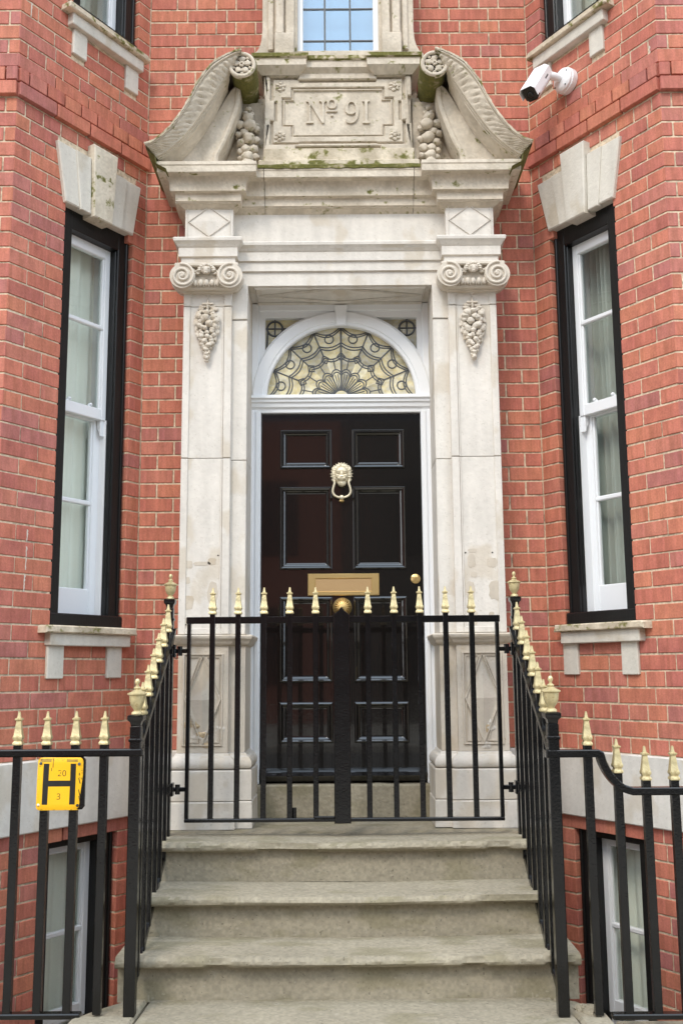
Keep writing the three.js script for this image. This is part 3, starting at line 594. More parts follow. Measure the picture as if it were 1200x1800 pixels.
// moss-grown weathering over the middle of the cornice
S('weathered_ledge', sweepX([[0.20, 3.893], [0.318, 3.8935], [0.334, 3.898], [0.340, 3.890], [0.338, 3.874], [0.30, 3.872]], -0.435, 0.435, 90, (x, j) => [0.004 * (vnoise(x * 30 + 50, j * 3, 999, 999, 4) - 0.5), 0.007 * (vnoise(x * 25 + 90, j * 5, 999, 999, 7) - 0.5)]), mat.thickMoss);
S('panel_base', [box(-0.430, 0.430, 3.888, 3.965, -0.02, 0.262, 0.006), box(-0.405, 0.405, 3.960, 4.045, -0.02, 0.232, 0.005)], mat.grimyStone);

// number panel
const panel = (pts, hole, z0, z1, b) => extr(pts, z0, z1, b, hole ? [hole] : []);
S('number_panel', [box(-0.398, 0.394, 4.068, 4.53, -0.02, 0.1865, 0.003), box(-0.398, -0.245, 4.03, 4.068, -0.02, 0.1862, 0.001), box(0.237, 0.394, 4.03, 4.068, -0.02, 0.1862, 0.001)], mat.upperStone);
const ears = (x, xi, y0, y1, e, bt = 0.004) => [[-x, y0], [-(x - 1.1 * e), y0], [-(x - 1.1 * e), y0 + bt], [x - 1.1 * e, y0 + bt], [x - 1.1 * e, y0], [x, y0], [x, y0 + e * 1.0], [xi, y0 + e * 1.0], [xi, y1 - e], [x, y1 - e], [x, y1], [x - 1.1 * e, y1], [x - 1.1 * e, y1 - 0.018], [-(x - 1.1 * e), y1 - 0.018], [-(x - 1.1 * e), y1], [-x, y1], [-x, y1 - e], [-xi, y1 - e], [-xi, y0 + e], [-x, y0 + e]];
const notch = (x, y0, y1, n, m) => [[-x + n, y0], [x - n, y0], [x - n, y0 + m], [x, y0 + m], [x, y1 - m], [x - n, y1 - m], [x - n, y1], [-x + n, y1], [-x + n, y1 - m], [-x, y1 - m], [-x, y0 + m], [-x + n, y0 + m]];
const shift = (p) => p.map(([x, y]) => [x - 0.004, y]);
S('panel_frame', panel(shift(ears(0.400, 0.376, 4.045, 4.517, 0.155, 0.022)), shift(ears(0.368, 0.346, 4.080, 4.478, 0.140)), 0.185, 0.210, 0.005), mat.upperStone, { ox: 0.6 });
S('panel_frame', panel(shift(ears(0.352, 0.332, 4.094, 4.466, 0.130)), shift(notch(0.304, 4.130, 4.418, 0.050, 0.060)), 0.185, 0.200, 0.004), mat.upperStone, { ox: 0.2 });
S('panel_frame', [strip(shift(notch(0.292, 4.141, 4.406, 0.050, 0.060)), 0.012, 0.186, 0.197, true)], mat.upperStone);
for (const [x, y] of [[-0.316, 4.420], [0.304, 4.420], [-0.318, 4.130], [0.304, 4.130]]) {
  const g = [ball(x, y, 0.206, 0.010, 0.010, 0.010)];
  for (let i = 0; i < 6; i++) { const a = i / 6 * 6.283 + 0.4; g.push(ball(x + 0.019 * Math.cos(a), y + 0.019 * Math.sin(a), 0.202, 0.012, 0.010, 0.007, 0.3)); }
  S('small_rosette', g, mat.upperStone);
}
const serif = await new FontLoader().loadAsync('fonts/droid/droid_serif_regular.typeface.json');
function letter(ch, x, y, w, h) {
  const g = new TextGeometry(ch, { font: serif, size: 1, depth: 0.1, curveSegments: 8, bevelEnabled: false });
  g.computeBoundingBox(); const b = g.boundingBox; g.translate(-b.min.x, -b.min.y, -b.min.z);
  g.scale(w / (b.max.x - b.min.x), h / (b.max.y - b.min.y), 0.012 / 0.1); g.translate(x, y, 0.185); return g;
}
for (const [ch, x, y, w, h] of [['N', -0.176, 4.211, 0.112, 0.134], ['o', -0.062, 4.296, 0.052, 0.054], ['9', 0.034, 4.209, 0.076, 0.134], ['I', 0.130, 4.209, 0.040, 0.136]]) S('numeral', letter(ch, x, y, w, h), mat.upperStone, { ox: x });
S('numeral', [box(-0.066, -0.006, 4.276, 4.284, 0.185, 0.197, 0.002), box(-0.043, -0.029, 4.250, 4.262, 0.185, 0.197, 0.002)], mat.upperStone);
// cap over the panel: the sill of the leaded window
const capPath = [[-0.415, -0.02], [-0.415, 0.218], [-0.215, 0.218], [-0.215, 0.192], [0.198, 0.192], [0.198, 0.218], [0.400, 0.218], [0.400, -0.02]];
S('panel_cap_lip', [mould(capPath, [[-0.02, 4.590], [0.044, 4.586], [0.054, 4.580], [0.054, 4.560], [0.046, 4.554]], 0.4)], mat.mossStone);
S('panel_cap', [mould(capPath, [[0.046, 4.5535], [0.042, 4.550], [0.042, 4.516], [0.026, 4.500], [0.010, 4.486], [0.002, 4.478]], 0.6)], mat.upperStone);
S('panel_cap', [box(-0.440, 0.425, 4.50, 4.5865, -0.02, 0.200, 0.003), box(-0.23, 0.23, 4.588, 4.672, -0.02, 0.150, 0.004)], mat.upperStone);
both((s) => {
  const X = (g) => sided(s, g);
  const fl = curve([[-0.470, 4.645], [-0.445, 4.672], [-0.427, 4.72], [-0.420, 4.79]], 10).map(([x, y]) => [x, y]);
  S('jamb_stone', X(extr([[-0.225, 4.588], [-0.225, 5.72], [-0.420, 5.72], ...fl.reverse(), [-0.475, 4.588]], -0.02, 0.160, 0.004)), mat.upperStone, { ox: s });
  S('jamb_stone', [box(-0.350, -0.240, 4.588, 4.745, 0.15, 0.208, 0.006), box(-0.345, -0.300, 4.745, 5.7, 0.15, 0.196, 0.006), box(-0.388, -0.356, 4.66, 5.7, 0.15, 0.174, 0.005), box(-0.290, -0.240, 4.745, 5.7, 0.15, 0.182, 0.006)].map(X), mat.upperStone, { ox: 2 * s });

  // swan-neck scroll
  const n = 96;
  const up = curve([[-0.998, 3.952], [-0.965, 3.962], [-0.922, 3.989], [-0.850, 4.067], [-0.779, 4.183], [-0.722, 4.304], [-0.650, 4.400], [-0.575, 4.449], [-0.505, 4.478]], n);
  const lo = curve([[-0.938, 3.902], [-0.905, 3.922], [-0.873, 3.948], [-0.825, 3.99], [-0.777, 4.040], [-0.718, 4.122], [-0.663, 4.212], [-0.617, 4.30], [-0.575, 4.372]], n);
  const rows = up.map((u, i) => {
    const l = lo[i], t = i / n, row = [];
    const dx = l[0] - u[0], dy = l[1] - u[1], d = Math.hypot(dx, dy);
    const P = (k, z, ex = 0) => row.push([u[0] + dx * k + dx / d * ex, u[1] + dy * k + dy / d * ex, z]);
    P(0, -0.01); P(0, 0.452); P(0.04, 0.458); P(0.10, 0.458); P(0.12, 0.446);
    for (let q = 0; q <= 16; q++) {                   // leaf-carved cyma
      const v = q / 16, ph = t * 44 - v * 8.0, r = Math.abs(Math.sin(ph * Math.PI * 0.5)), env = Math.min(1, 2.4 * Math.sin(Math.PI * clamp(v * 1.02)));
      const vein = 0.35 * Math.abs(Math.sin(ph * Math.PI * 1.5));
      P(0.13 + 0.69 * v, 0.446 - 0.044 * sstep(0, 1, v) + env * (0.010 * Math.pow(r, 0.6) + 0.004 * vein - 0.005));
    }
    P(0.825, 0.396); P(0.83, 0.404); P(0.87, 0.402); P(0.88, 0.388); P(0.94, 0.386); P(0.95, 0.376); P(1.0, 0.374); P(1.0, 0.345, 0.004); P(1.0, 0.325, 0.018); P(1.0, 0.305, 0.028); P(1.0, 0.20, 0.03);
    return row;
  });
  const q = [];
  for (let i = 0; i < n; i++) for (let j = 0; j < rows[0].length - 1; j++) q.push([rows[i][j], rows[i][j + 1], rows[i + 1][j + 1], rows[i + 1][j]]);
  const cap = rows[0]; for (let j = 1; j < cap.length - 1; j++) q.push([cap[0], cap[j + 1], cap[j]]);
  S('scroll_moulding', X(toCreasedNormals(quadGeo(q), 0.7)), mat.upperStone, { ox: s });
  // weather-grown crest on top of the scroll and its return to the wall
  const crest = up.map(([x, y], i) => { const t = up[Math.min(n, i + 1)], b = up[Math.max(0, i - 1)], l = Math.hypot(t[0] - b[0], t[1] - b[1]); const nx = -(t[1] - b[1]) / l, ny = (t[0] - b[0]) / l; return [x, y, nx, ny]; });
  const cq = [], cp = (i, j) => { const [x, y, nx, ny] = crest[i]; const o = [[0.002, -0.01], [0.006, 0.02], [0.009, 0.30], [0.010, 0.440], [0.005, 0.463], [-0.004, 0.461]][j], w = 0.005 * (vnoise(i * 0.7 + 40, j * 2 + 3, 999, 999, 3) - 0.5); return [x + nx * (o[0] + w), y + ny * (o[0] + w), o[1]]; };
  for (let i = 0; i < n; i++) for (let j = 0; j < 5; j++) cq.push([cp(i, j), cp(i, j + 1), cp(i + 1, j + 1), cp(i + 1, j)]);
  S('scroll_crest', X(toCreasedNormals(quadGeo(cq), 0.8)), mat.grimyStone, { ox: s });
  S('cornice_end', X(mould([[-0.946, -0.01], [-0.946, 0.448]], [[0.05, 3.957], [0.045, 3.93], [0.02, 3.905], [0.0, 3.895], [-0.005, 3.85], [-0.06, 3.82]], 0.8)), mat.thickMoss);
  // tympanum behind
  const inner = curve([[-0.640, 3.885], [-0.640, 3.97], [-0.600, 4.06], [-0.556, 4.18], [-0.530, 4.27], [-0.525, 4.36]], 24).map(([x, y]) => [x, y]);
  S('tympanum', X(extr([...lo.slice(0, n - 2).map(([x, y]) => [x + 0.010, y - 0.004]), [-0.525, 4.40], ...[...inner].reverse(), [-0.90, 3.885]].reverse(), -0.02, 0.285, 0)), mat.upperStone, { ox: s });
  S('tympanum_bead', X(strip(inner.map(([x, y]) => [x - 0.015, y]), 0.028, 0.284, 0.292)), mat.upperStone, { ox: s });
  S('tympanum', X(box(-0.62, -0.402, 3.886, 4.40, -0.02, 0.125, 0.004)), mat.upperStone, { ox: s });
  S('tympanum', X(box(-0.560, -0.402, 3.886, 4.36, -0.02, 0.150, 0.004)), mat.upperStone, { ox: s * 2 });
  // roll of the scroll with its rosette
  const rx = -0.505, ry = 4.415, R = 0.072;
  const roll = new THREE.CylinderGeometry(R, R * 0.86, 0.30, 36, 6); roll.rotateX(Math.PI / 2); roll.translate(rx + 0.006, ry, 0.262);
  const pp = roll.attributes.position; for (let i = 0; i < pp.count; i++) { const k = 0.006 * (vnoise(pp.getX(i) * 60 + 99, pp.getY(i) * 60 + pp.getZ(i) * 40 + 300, 9999, 9999, 5) - 0.5); pp.setXYZ(i, pp.getX(i) + k, pp.getY(i) + k, pp.getZ(i)); }
  S('scroll_roll', X(roll), mat.thickMoss, { ox: s });
  const ros = [new THREE.TorusGeometry(R - 0.009, 0.011, 8, 40)]; ros[0].translate(rx, ry, 0.414);
  const disc = new THREE.CylinderGeometry(R - 0.002, R - 0.002, 0.02, 32); disc.rotateX(Math.PI / 2); disc.translate(rx, ry, 0.402); ros.push(disc);
  for (let i = 0; i < 5; i++) { const a = i / 5 * 6.2832 + 1.57; ros.push(ball(rx + 0.032 * Math.cos(a), ry + 0.032 * Math.sin(a), 0.414, 0.019, 0.017, 0.009, 0.3)); ros.push(ball(rx + 0.046 * Math.cos(a + 0.63), ry + 0.046 * Math.sin(a + 0.63), 0.412, 0.010, 0.008, 0.007, 0.3)); }
  for (let i = 0; i < 6; i++) { const a = i; ros.push(ball(rx + 0.010 * Math.cos(a), ry + 0.010 * Math.sin(a), 0.424, 0.007)); }
  S('rosette', ros.map(X), mat.upperStone, { ox: s });
  // carved fruit beside the panel
  const fr = []; let yy = 4.315;
  for (const [dx, y, r] of [[0, 4.300, 0.018], [-0.014, 4.275, 0.016], [0.016, 4.270, 0.017], [0, 4.245, 0.030], [-0.040, 4.205, 0.026], [0.012, 4.198, 0.036], [0.045, 4.180, 0.020], [-0.020, 4.160, 0.024], [-0.048, 4.150, 0.020], [0.008, 4.120, 0.036], [0.044, 4.115, 0.022], [-0.034, 4.100, 0.024], [-0.010, 4.060, 0.028], [0.030, 4.062, 0.026], [-0.038, 4.050, 0.020], [0.0, 4.015, 0.034], [0.04, 4.02, 0.02], [-0.035, 4.01, 0.02], [0.0, 3.97, 0.036]]) {
    fr.push(ball(-0.492 + dx * 1.05, y, 0.172 + r * 0.7, r, r * 0.92, r, 0.16));
    for (let i = 0; i < 3; i++) { const a = rr(0, 6.28); fr.push(ball(-0.492 + dx + r * 0.9 * Math.cos(a), y + r * 0.9 * Math.sin(a), 0.165 + r * 0.4, r * 0.42, r * 0.35, r * 0.4, 0.3)); }
  }
  S('carved_fruit', fr.map(X), mat.upperStone, { ox: s });
});

// ================================================================ LEADED WINDOW OVER THE DOORWAY
{
  const w = part('leaded_window', house, 'small leaded window above the number panel');
  M('frame', [box(-0.232, -0.196, 4.665, 5.72, 0.06, 0.118, 0.004), box(0.196, 0.232, 4.665, 5.72, 0.06, 0.118, 0.004), box(-0.197, 0.197, 4.665, 4.690, 0.06, 0.112, 0.004), box(-0.197, 0.197, 5.68, 5.72, 0.06, 0.112, 0.004)], mat.white, w);
  const xs = [-0.196, -0.074, 0.068, 0.196], ys = [4.690, 4.768, 4.965, 5.16, 5.36, 5.56, 5.68];
  const lead = [];
  for (let i = 0; i < 3; i++) for (let j = 0; j < 6; j++) { const p = M('pane', box((xs[i] - xs[i + 1]) / 2, (xs[i + 1] - xs[i]) / 2, (ys[j] - ys[j + 1]) / 2, (ys[j + 1] - ys[j]) / 2, -0.0015, 0.0015, 0), mat.leadGlass, w); p.position.set((xs[i] + xs[i + 1]) / 2, (ys[j] + ys[j + 1]) / 2, 0.0875); p.rotation.set(rr(-0.012, 0.012), rr(-0.015, 0.015), 0); }
  for (const x of [xs[1], xs[2]]) lead.push(box(x - 0.005, x + 0.005, 4.69, 5.68, 0.082, 0.094, 0.002));
  for (const y of ys.slice(1, 6)) lead.push(box(-0.196, 0.196, y - 0.005, y + 0.005, 0.0815, 0.0935, 0.002));
  M('lead_came', lead, mat.lead, w);
  const b = M(numbered('roller_blind'), box(-0.24, 0.24, 4.68, 5.72, 0.02, 0.024, 0), mat.blind, scene);
  b.userData = { label: 'pale blue blind drawn behind the leaded window', category: 'blind' };
}
// ================================================================ FANLIGHT
{
  const fan = part('fanlight', house, 'arched leaded fanlight in white frame over the black door');
  const R = 0.412, CX = 0.004, CY = 2.742, Z = -0.100;
  const arc = (r, a0, a1, n) => Array.from({ length: n + 1 }, (_, i) => { const a = lerp(a0, a1, i / n); return [CX + r * Math.cos(a), CY + r * Math.sin(a)]; });
  const PI = Math.PI;
  const RS = 0.499, aB = Math.acos(0.417 / RS), aT = Math.asin(0.458 / RS);
  const spL = [[CX - 0.417, 3.200], ...arc(RS, PI - aB, PI - aT, 10)];
  const spR = spL.map(([x, y]) => [2 * CX - x, y]).reverse();
  M('frame', [extr([[-0.486, CY], ...arc(R + 0.004, PI, 0, 40), [0.490, CY], [0.490, 3.279], [-0.486, 3.279]], -0.125, -0.066, 0.003, [spL, spR]),
    box(-0.486, -0.448, 2.745, 3.279, -0.07, -0.052, 0.006), box(0.452, 0.490, 2.745, 3.279, -0.07, -0.052, 0.006), box(-0.447, 0.451, 3.236, 3.279, -0.07, -0.053, 0.006)], mat.white, fan);
  M('arch_moulding', [extr([...arc(0.486, 0.02, PI - 0.02, 48), ...arc(R + 0.012, 0.02, PI - 0.02, 48).reverse()], -0.07, -0.046, 0.005), extr([...arc(R + 0.024, 0.02, PI - 0.02, 48), ...arc(R - 0.006, 0.02, PI - 0.02, 48).reverse()], -0.09, -0.052, 0.005)], mat.white, fan);
  M('arch_keystone', extr([[CX - 0.026, 3.142], [CX + 0.026, 3.142], [CX + 0.034, 3.262], [CX - 0.034, 3.262]], -0.07, -0.030, 0.004), mat.white, fan);
  M('transom', [sweepX([[-0.13, 2.757], [-0.050, 2.757], [-0.030, 2.752], [-0.028, 2.735], [-0.040, 2.728], [-0.040, 2.716], [-0.050, 2.708], [-0.054, 2.690], [-0.066, 2.680], [-0.068, 2.662], [-0.13, 2.662]].reverse(), -0.4855, 0.4895, 1)], mat.white, fan);
  // lines of the leading, sector by sector
  const P = (r, a) => [CX + r * R * Math.cos(a), CY + 0.012 + r * R * Math.sin(a)];
  const bd = [(t) => 1.0, (t) => 0.985 - 0.100 * 4 * t * (1 - t), (t) => 0.955 - 0.105 * 4 * t * (1 - t), (t) => 0.760 - 0.055 * 4 * t * (1 - t), (t) => 0.722 - 0.055 * 4 * t * (1 - t), (t) => 0.585 - 0.045 * 4 * t * (1 - t), (t) => 0.550 - 0.045 * 4 * t * (1 - t), (t) => 0.335 + 0.055 * 4 * t * (1 - t), (t) => 0.298 + 0.055 * 4 * t * (1 - t), (t) => 0.100];
  const SEC = PI / 8, line = (f, k) => Array.from({ length: 11 }, (_, i) => P(f(i / 10), (k + i / 10) * SEC));
  const lead = [], cw = 0.0118, za = Z - 0.004, zb = Z + 0.005;
  for (let k = 0; k < 8; k++) {
    for (const j of [1, 2, 3, 4, 5, 6, 7, 8, 9]) lead.push(strip(line(bd[j], k), cw, za, zb - j * 1e-4));
    const c = P(0.82, (k + 0.5) * SEC); lead.push(strip(Array.from({ length: 18 }, (_, i) => [c[0] + 0.024 * Math.cos(i / 18 * 2 * PI), c[1] + 0.024 * Math.sin(i / 18 * 2 * PI)]), cw, za, zb + 0.0005, true));
    lead.push(strip([P(0.54, (k + 0.5) * SEC), P(0.39, (k + 0.5) * SEC)], cw * 0.9, za, zb - 0.0012));
    for (const e of [-0.16, 0.16]) lead.push(strip([P(0.10, (k + 0.5 + e) * SEC), P(0.32, (k + 0.5 + e * 0.9) * SEC)], cw * 0.8, za, zb - 0.0013));
  }
  for (let k = 1; k < 8; k++) {
    lead.push(strip([P(0.985, k * SEC), P(0.60, k * SEC)], cw, za, zb + 0.001), strip([P(0.34, k * SEC), P(0.10, k * SEC)], cw, za, zb + 0.001));
    lead.push(strip([P(0.625, k * SEC), P(0.565, k * SEC + 0.09), P(0.505, k * SEC), P(0.565, k * SEC - 0.09)], cw, za, zb + 0.0015, true));
  }
  lead.push(strip([P(0.98, PI / 2), P(0.1, PI / 2)], cw * 1.2, za, zb + 0.002));
  for (const t of [-1, 1]) { const q = [CX + t * 0.366, 3.150]; lead.push(strip(Array.from({ length: 20 }, (_, i) => [q[0] + 0.042 * Math.cos(i / 20 * 2 * PI), q[1] + 0.042 * Math.sin(i / 20 * 2 * PI)]), cw, za, zb, true), strip([[q[0], 3.108], [q[0], 3.20]], cw * 0.8, za, zb - 0.001), strip([[q[0] - 0.05, q[1]], [q[0] + 0.09, q[1]]], cw * 0.8, za, zb - 0.0012), strip([[q[0] - 0.04, q[1] - 0.02], [q[0] - 0.045, 3.02]], cw * 0.8, za, zb - 0.0014)); }
  const lc = M('lead_came', lead, mat.lead, fan);
  // panes
  const rings = [[0, 1], [1, 3], [3, 5], [5, 7], [7, 9]];
  for (let k = 0; k < 8; k++) for (const [a, b] of rings) {
    const o = [...line((t) => bd[a](t) * (a === 0 ? 1.02 : 1), k), ...line(bd[b], k).reverse()];
    const p = M('pane', extr(o, -0.0015, 0.0015, 0), creamPanes[Math.floor(rnd() * 4)], fan, { ox: k, oy: a });
    p.position.z = Z;
  }
  const mid = M('pane', extr([...Array.from({ length: 17 }, (_, i) => P(0.1, i / 16 * PI)), P(0.1, PI), [CX - 0.04, CY], [CX + 0.04, CY]], -0.0015, 0.0015, 0), creamPanes[2], fan); mid.position.z = Z;
  for (const t of [-1, 1]) { const p = M('pane', box(CX + t * 0.20, CX + t * 0.425, 3.0, 3.21, Z - 0.0015, Z + 0.0015, 0), creamPanes[t < 0 ? 1 : 3], fan, { ox: t }); p.position.z = -0.006; }
}
// ================================================================ DOOR
{
  const fr = part('door_frame', house, 'white painted door frame');
  for (const s of [-1, 1]) M('jamb', [box(s * 0.434, s * 0.488, 0.694, 2.672, -0.16, -0.066, 0.004), box(s * 0.470, s * 0.489, 0.694, 2.672, -0.07, -0.050, 0.005), box(s * 0.442, s * 0.462, 0.694, 2.668, -0.07, -0.058, 0.005)], mat.white, fr);
  const door = part('door', house, 'glossy black panelled front door with brass fittings');
  const cols = [[-0.328, -0.055], [0.064, 0.341]], rowsY = [[2.356, 2.567], [1.807, 2.250], [1.212, 1.656], [0.900, 1.104]];
  const holes = []; for (const [a, b] of cols) for (const [c, d] of rowsY) holes.push(rect(a + 0.006, b - 0.006, c + 0.006, d - 0.006));
  M('door_leaf', extr(rect(-0.431, 0.4335, 0.703, 2.668), -0.150, -0.100, 0.002, holes), mat.door, door);
  for (const [a, b] of cols) for (const [c, d] of rowsY) {
    const pr = [[-0.004, -0.101], [0.000, -0.092], [0.006, -0.088], [0.013, -0.090], [0.018, -0.098], [0.024, -0.102], [0.028, -0.111], [0.034, -0.112]];
    const q = [];
    const pt = (k, j) => { const [o, z] = pr[j]; return [[a + o, c + o, z], [b - o, c + o, z], [b - o, d - o, z], [a + o, d - o, z]][k]; };
    for (let k = 0; k < 4; k++) for (let j = 0; j < pr.length - 1; j++) q.push([pt(k, j), pt((k + 1) % 4, j), pt((k + 1) % 4, j + 1), pt(k, j + 1)]);
    q.push([0, 1, 2, 3].map((k) => pt(k, pr.length - 1)));
    M('door_panel', toCreasedNormals(quadGeo(q), 0.12), mat.door, door, { ox: a * 3, oy: c });
  }
  M('weatherboard', [sweepX([[-0.11, 0.772], [-0.085, 0.768], [-0.062, 0.752], [-0.058, 0.735], [-0.068, 0.728], [-0.092, 0.706], [-0.11, 0.706]].reverse(), -0.428, 0.430, 1)], mat.door, door);
  // letter plate
  M('letter_plate', [extr(rect(-0.182, 0.198, 1.664, 1.782), -0.101, -0.091, 0.004, [rect(-0.140, 0.156, 1.688, 1.754)])], mat.brass, door);
  M('letter_flap', [box(-0.143, 0.159, 1.686, 1.757, -0.102, -0.0965, 0.003)], mat.brassFlap, door);
  // fluted knob
  const knob = []; {
    const n = 128, rp = [[0.050, 0], [0.051, 0.006], [0.047, 0.012], [0.044, 0.016], [0.045, 0.024], [0.040, 0.036], [0.030, 0.045], [0.016, 0.050], [0.006, 0.051], [0.0005, 0.053]], q = [];
    const pt = (i, j) => { const a = i / n * 2 * Math.PI, [r, z] = rp[j], f = j >= 4 && j < 8 ? 1 - 0.20 * Math.pow(Math.abs(Math.cos(a * 9)), 3) : 1; return [0.001 + r * f * Math.cos(a), 1.602 + r * f * Math.sin(a), -0.100 + z * (0.9 + 0.1 * f)]; };
    for (let i = 0; i < n; i++) for (let j = 0; j < rp.length - 1; j++) q.push([pt(i, j), pt(i + 1, j), pt(i + 1, j + 1), pt(i, j + 1)]);
    knob.push(toCreasedNormals(quadGeo(q), 0.6));
  }
  M('door_knob', knob, mat.brass, door);
  const lock = lathe([[0, 0.012], [0.016, 0.012], [0.019, 0.010], [0.025, 0.008], [0.027, 0.002], [0.027, 0]].reverse(), 28); lock.rotateX(Math.PI / 2); lock.translate(0.392, 1.751, -0.100);
  M('lock_cylinder', [lock, box(0.389, 0.395, 1.742, 1.760, -0.09, -0.0868, 0.001)], mat.brass, door);
  // lion-mask knocker
  const kx = 0.002, ky = 2.315, kz = -0.078, L = [];
  L.push(ball(kx, ky, kz - 0.004, 0.047, 0.054, 0.026), ball(kx, ky + 0.018, kz + 0.014, 0.034, 0.028, 0.018), ball(kx, ky - 0.020, kz + 0.022, 0.024, 0.020, 0.016), ball(kx, ky - 0.002, kz + 0.026, 0.0085, 0.024, 0.010), ball(kx, ky - 0.013, kz + 0.036, 0.011, 0.006, 0.006), ball(kx, ky - 0.046, kz + 0.008, 0.024, 0.022, 0.016, 0.15));
  for (const t of [-1, 1]) {
    L.push(ball(kx + t * 0.018, ky + 0.014, kz + 0.027, 0.013, 0.005, 0.006), ball(kx + t * 0.020, ky - 0.008, kz + 0.020, 0.015, 0.012, 0.010), ball(kx + t * 0.012, ky - 0.024, kz + 0.030, 0.012, 0.009, 0.008), ball(kx + t * 0.043, ky + 0.030, kz + 0.006, 0.010, 0.016, 0.008), ball(kx + t * 0.040, ky - 0.030, kz + 0.004, 0.012, 0.010, 0.010));
    L.push(ball(kx + t * 0.019, ky + 0.006, kz + 0.029, 0.006, 0.0035, 0.004));
  }
  for (let i = 0; i < 17; i++) {
    const a = lerp(-0.45, Math.PI + 0.45, i / 16), g = new THREE.ConeGeometry(0.016, 0.026, 7); g.scale(1, 1, 0.8); g.rotateZ(a - Math.PI / 2); g.translate(kx + 0.050 * Math.cos(a), ky + 0.004 + 0.056 * Math.sin(a), kz - 0.006 + 0.006 * (i % 2)); L.push(g);
    const b = a + 0.1; L.push(ball(kx + 0.040 * Math.cos(b), ky + 0.004 + 0.046 * Math.sin(b), kz + 0.008, 0.012, 0.013, 0.008, 0.3));
  }
  M('knocker', L, mat.paleBrass, door);
  M('knocker_ring', [tube([[kx - 0.040, ky - 0.030, kz + 0.008], [kx - 0.038, ky - 0.045, kz + 0.010], [kx - 0.046, ky - 0.075, kz + 0.010], [kx - 0.048, ky - 0.095, kz + 0.009], [kx - 0.036, ky - 0.115, kz + 0.008], [kx, ky - 0.126, kz + 0.006], [kx + 0.036, ky - 0.115, kz + 0.008], [kx + 0.048, ky - 0.095, kz + 0.009], [kx + 0.046, ky - 0.075, kz + 0.010], [kx + 0.038, ky - 0.045, kz + 0.010], [kx + 0.040, ky - 0.030, kz + 0.008]], 0.0065, 60, 10), ball(kx, ky - 0.124, kz + 0.008, 0.014, 0.013, 0.013)], mat.paleBrass, door);
  M('knocker_stud', [ball(kx, ky - 0.140, kz - 0.006, 0.014, 0.010, 0.014)], mat.brass, door);
}

// ================================================================ STEPS
{
  const st = thing('stone_steps', 'flight of worn grey stone steps rising to the black front door', 'steps');
  const nose = (zr, zn, y, zb, yb) => [[zb, y], [zn - 0.030, y], [zn - 0.012, y - 0.004], [zn - 0.002, y - 0.014], [zn, y - 0.024], [zn - 0.004, y - 0.036], [zn - 0.016, y - 0.044], [zr + 0.012, y - 0.047], [zr, y - 0.054], [zr, yb], [zb, yb]].reverse();
  const wear = (k) => (x, j) => {
    const e = vnoise(x * 7 + 40, k * 9 + j * 0.2, 999, 999, 12) - 0.5, f = vnoise(x * 45 + 40, k * 5 + j, 999, 999, 13) - 0.5;
    const chip = sstep(0.80, 0.92, vnoise(x * 6 + 70, k * 7, 999, 999, 14)) * (j >= 3 && j <= 7 ? 1 : 0);
    const foot = -0.007 * Math.exp(-x * x * 6) * (j >= 6 ? 1 : 0);
    return [0.004 * e + 0.0022 * f - 0.011 * chip, 0.003 * e + 0.0018 * f + foot + (j <= 5 ? 0.006 * chip : -0.004 * chip)];
  };
  M('landing', sweepX(nose(0.600, 0.652, 0.525, -0.12, 0.345), -0.885, 0.890, 150, wear(1)), mat.step, st);
  M('step', sweepX(nose(0.838, 0.902, 0.350, 0.40, 0.169), -0.885, 0.895, 150, wear(2)), mat.step, st, { ox: 0.7, oy: 0.3 });
  M('step', sweepX(nose(1.085, 1.150, 0.175, 0.60, -0.006), -0.890, 0.915, 150, wear(3)), mat.step, st, { ox: 1.9, oy: 0.7 });
  M('door_step', [sweepX([[-0.16, 0.693], [-0.052, 0.692], [-0.044, 0.684], [-0.046, 0.527], [-0.16, 0.527]].reverse(), -0.472, 0.476, 40, wear(4))], mat.step, st, { ox: 0.4 });
  const slab = (pts, y0, y1) => { const g = extr(pts.map(([x, z]) => [x, -z]).reverse(), y0, y1, 0.012); g.rotateX(-Math.PI / 2); return g; };
  M('paving_slab', slab([[-0.765, 1.02], [0.795, 1.02], [0.855, 1.30], [0.87, 1.95], [-0.80, 1.95]], -0.16, 0.0), mat.step, st, { ox: 0.3 });
  M('paving_slab', slab([[-0.86, 1.09], [-0.772, 1.05], [-0.807, 1.95], [-1.02, 1.95], [-1.02, 1.30], [-0.95, 1.20]], -0.16, 0.003), mat.step, st, { ox: 1.1 });
  M('paving_slab', slab([[0.803, 1.06], [0.90, 1.12], [0.98, 1.26], [1.0, 1.95], [0.878, 1.95], [0.862, 1.30]], -0.16, -0.002), mat.step, st, { ox: 2.1 });
  for (let i = 0; i < 6; i++) M('broken_mortar', ball(rr(0.86, 0.96), rr(-0.01, 0.004), rr(1.20, 1.32), rr(0.016, 0.03), rr(0.012, 0.022), rr(0.016, 0.03), 0.5), mat.step, st);
  const m = M('flank_wall', [box(-0.86, -0.80, -1.75, 0.36, -0.02, 0.58, 0), box(0.80, 0.86, -1.75, 0.36, -0.02, 0.58, 0), box(-0.86, 0.86, -1.75, -0.02, 0.55, 1.06, 0)], std({ color: lin(0.70, 0.70, 0.67), map: stoneMap, roughness: 0.9 }), st);
}

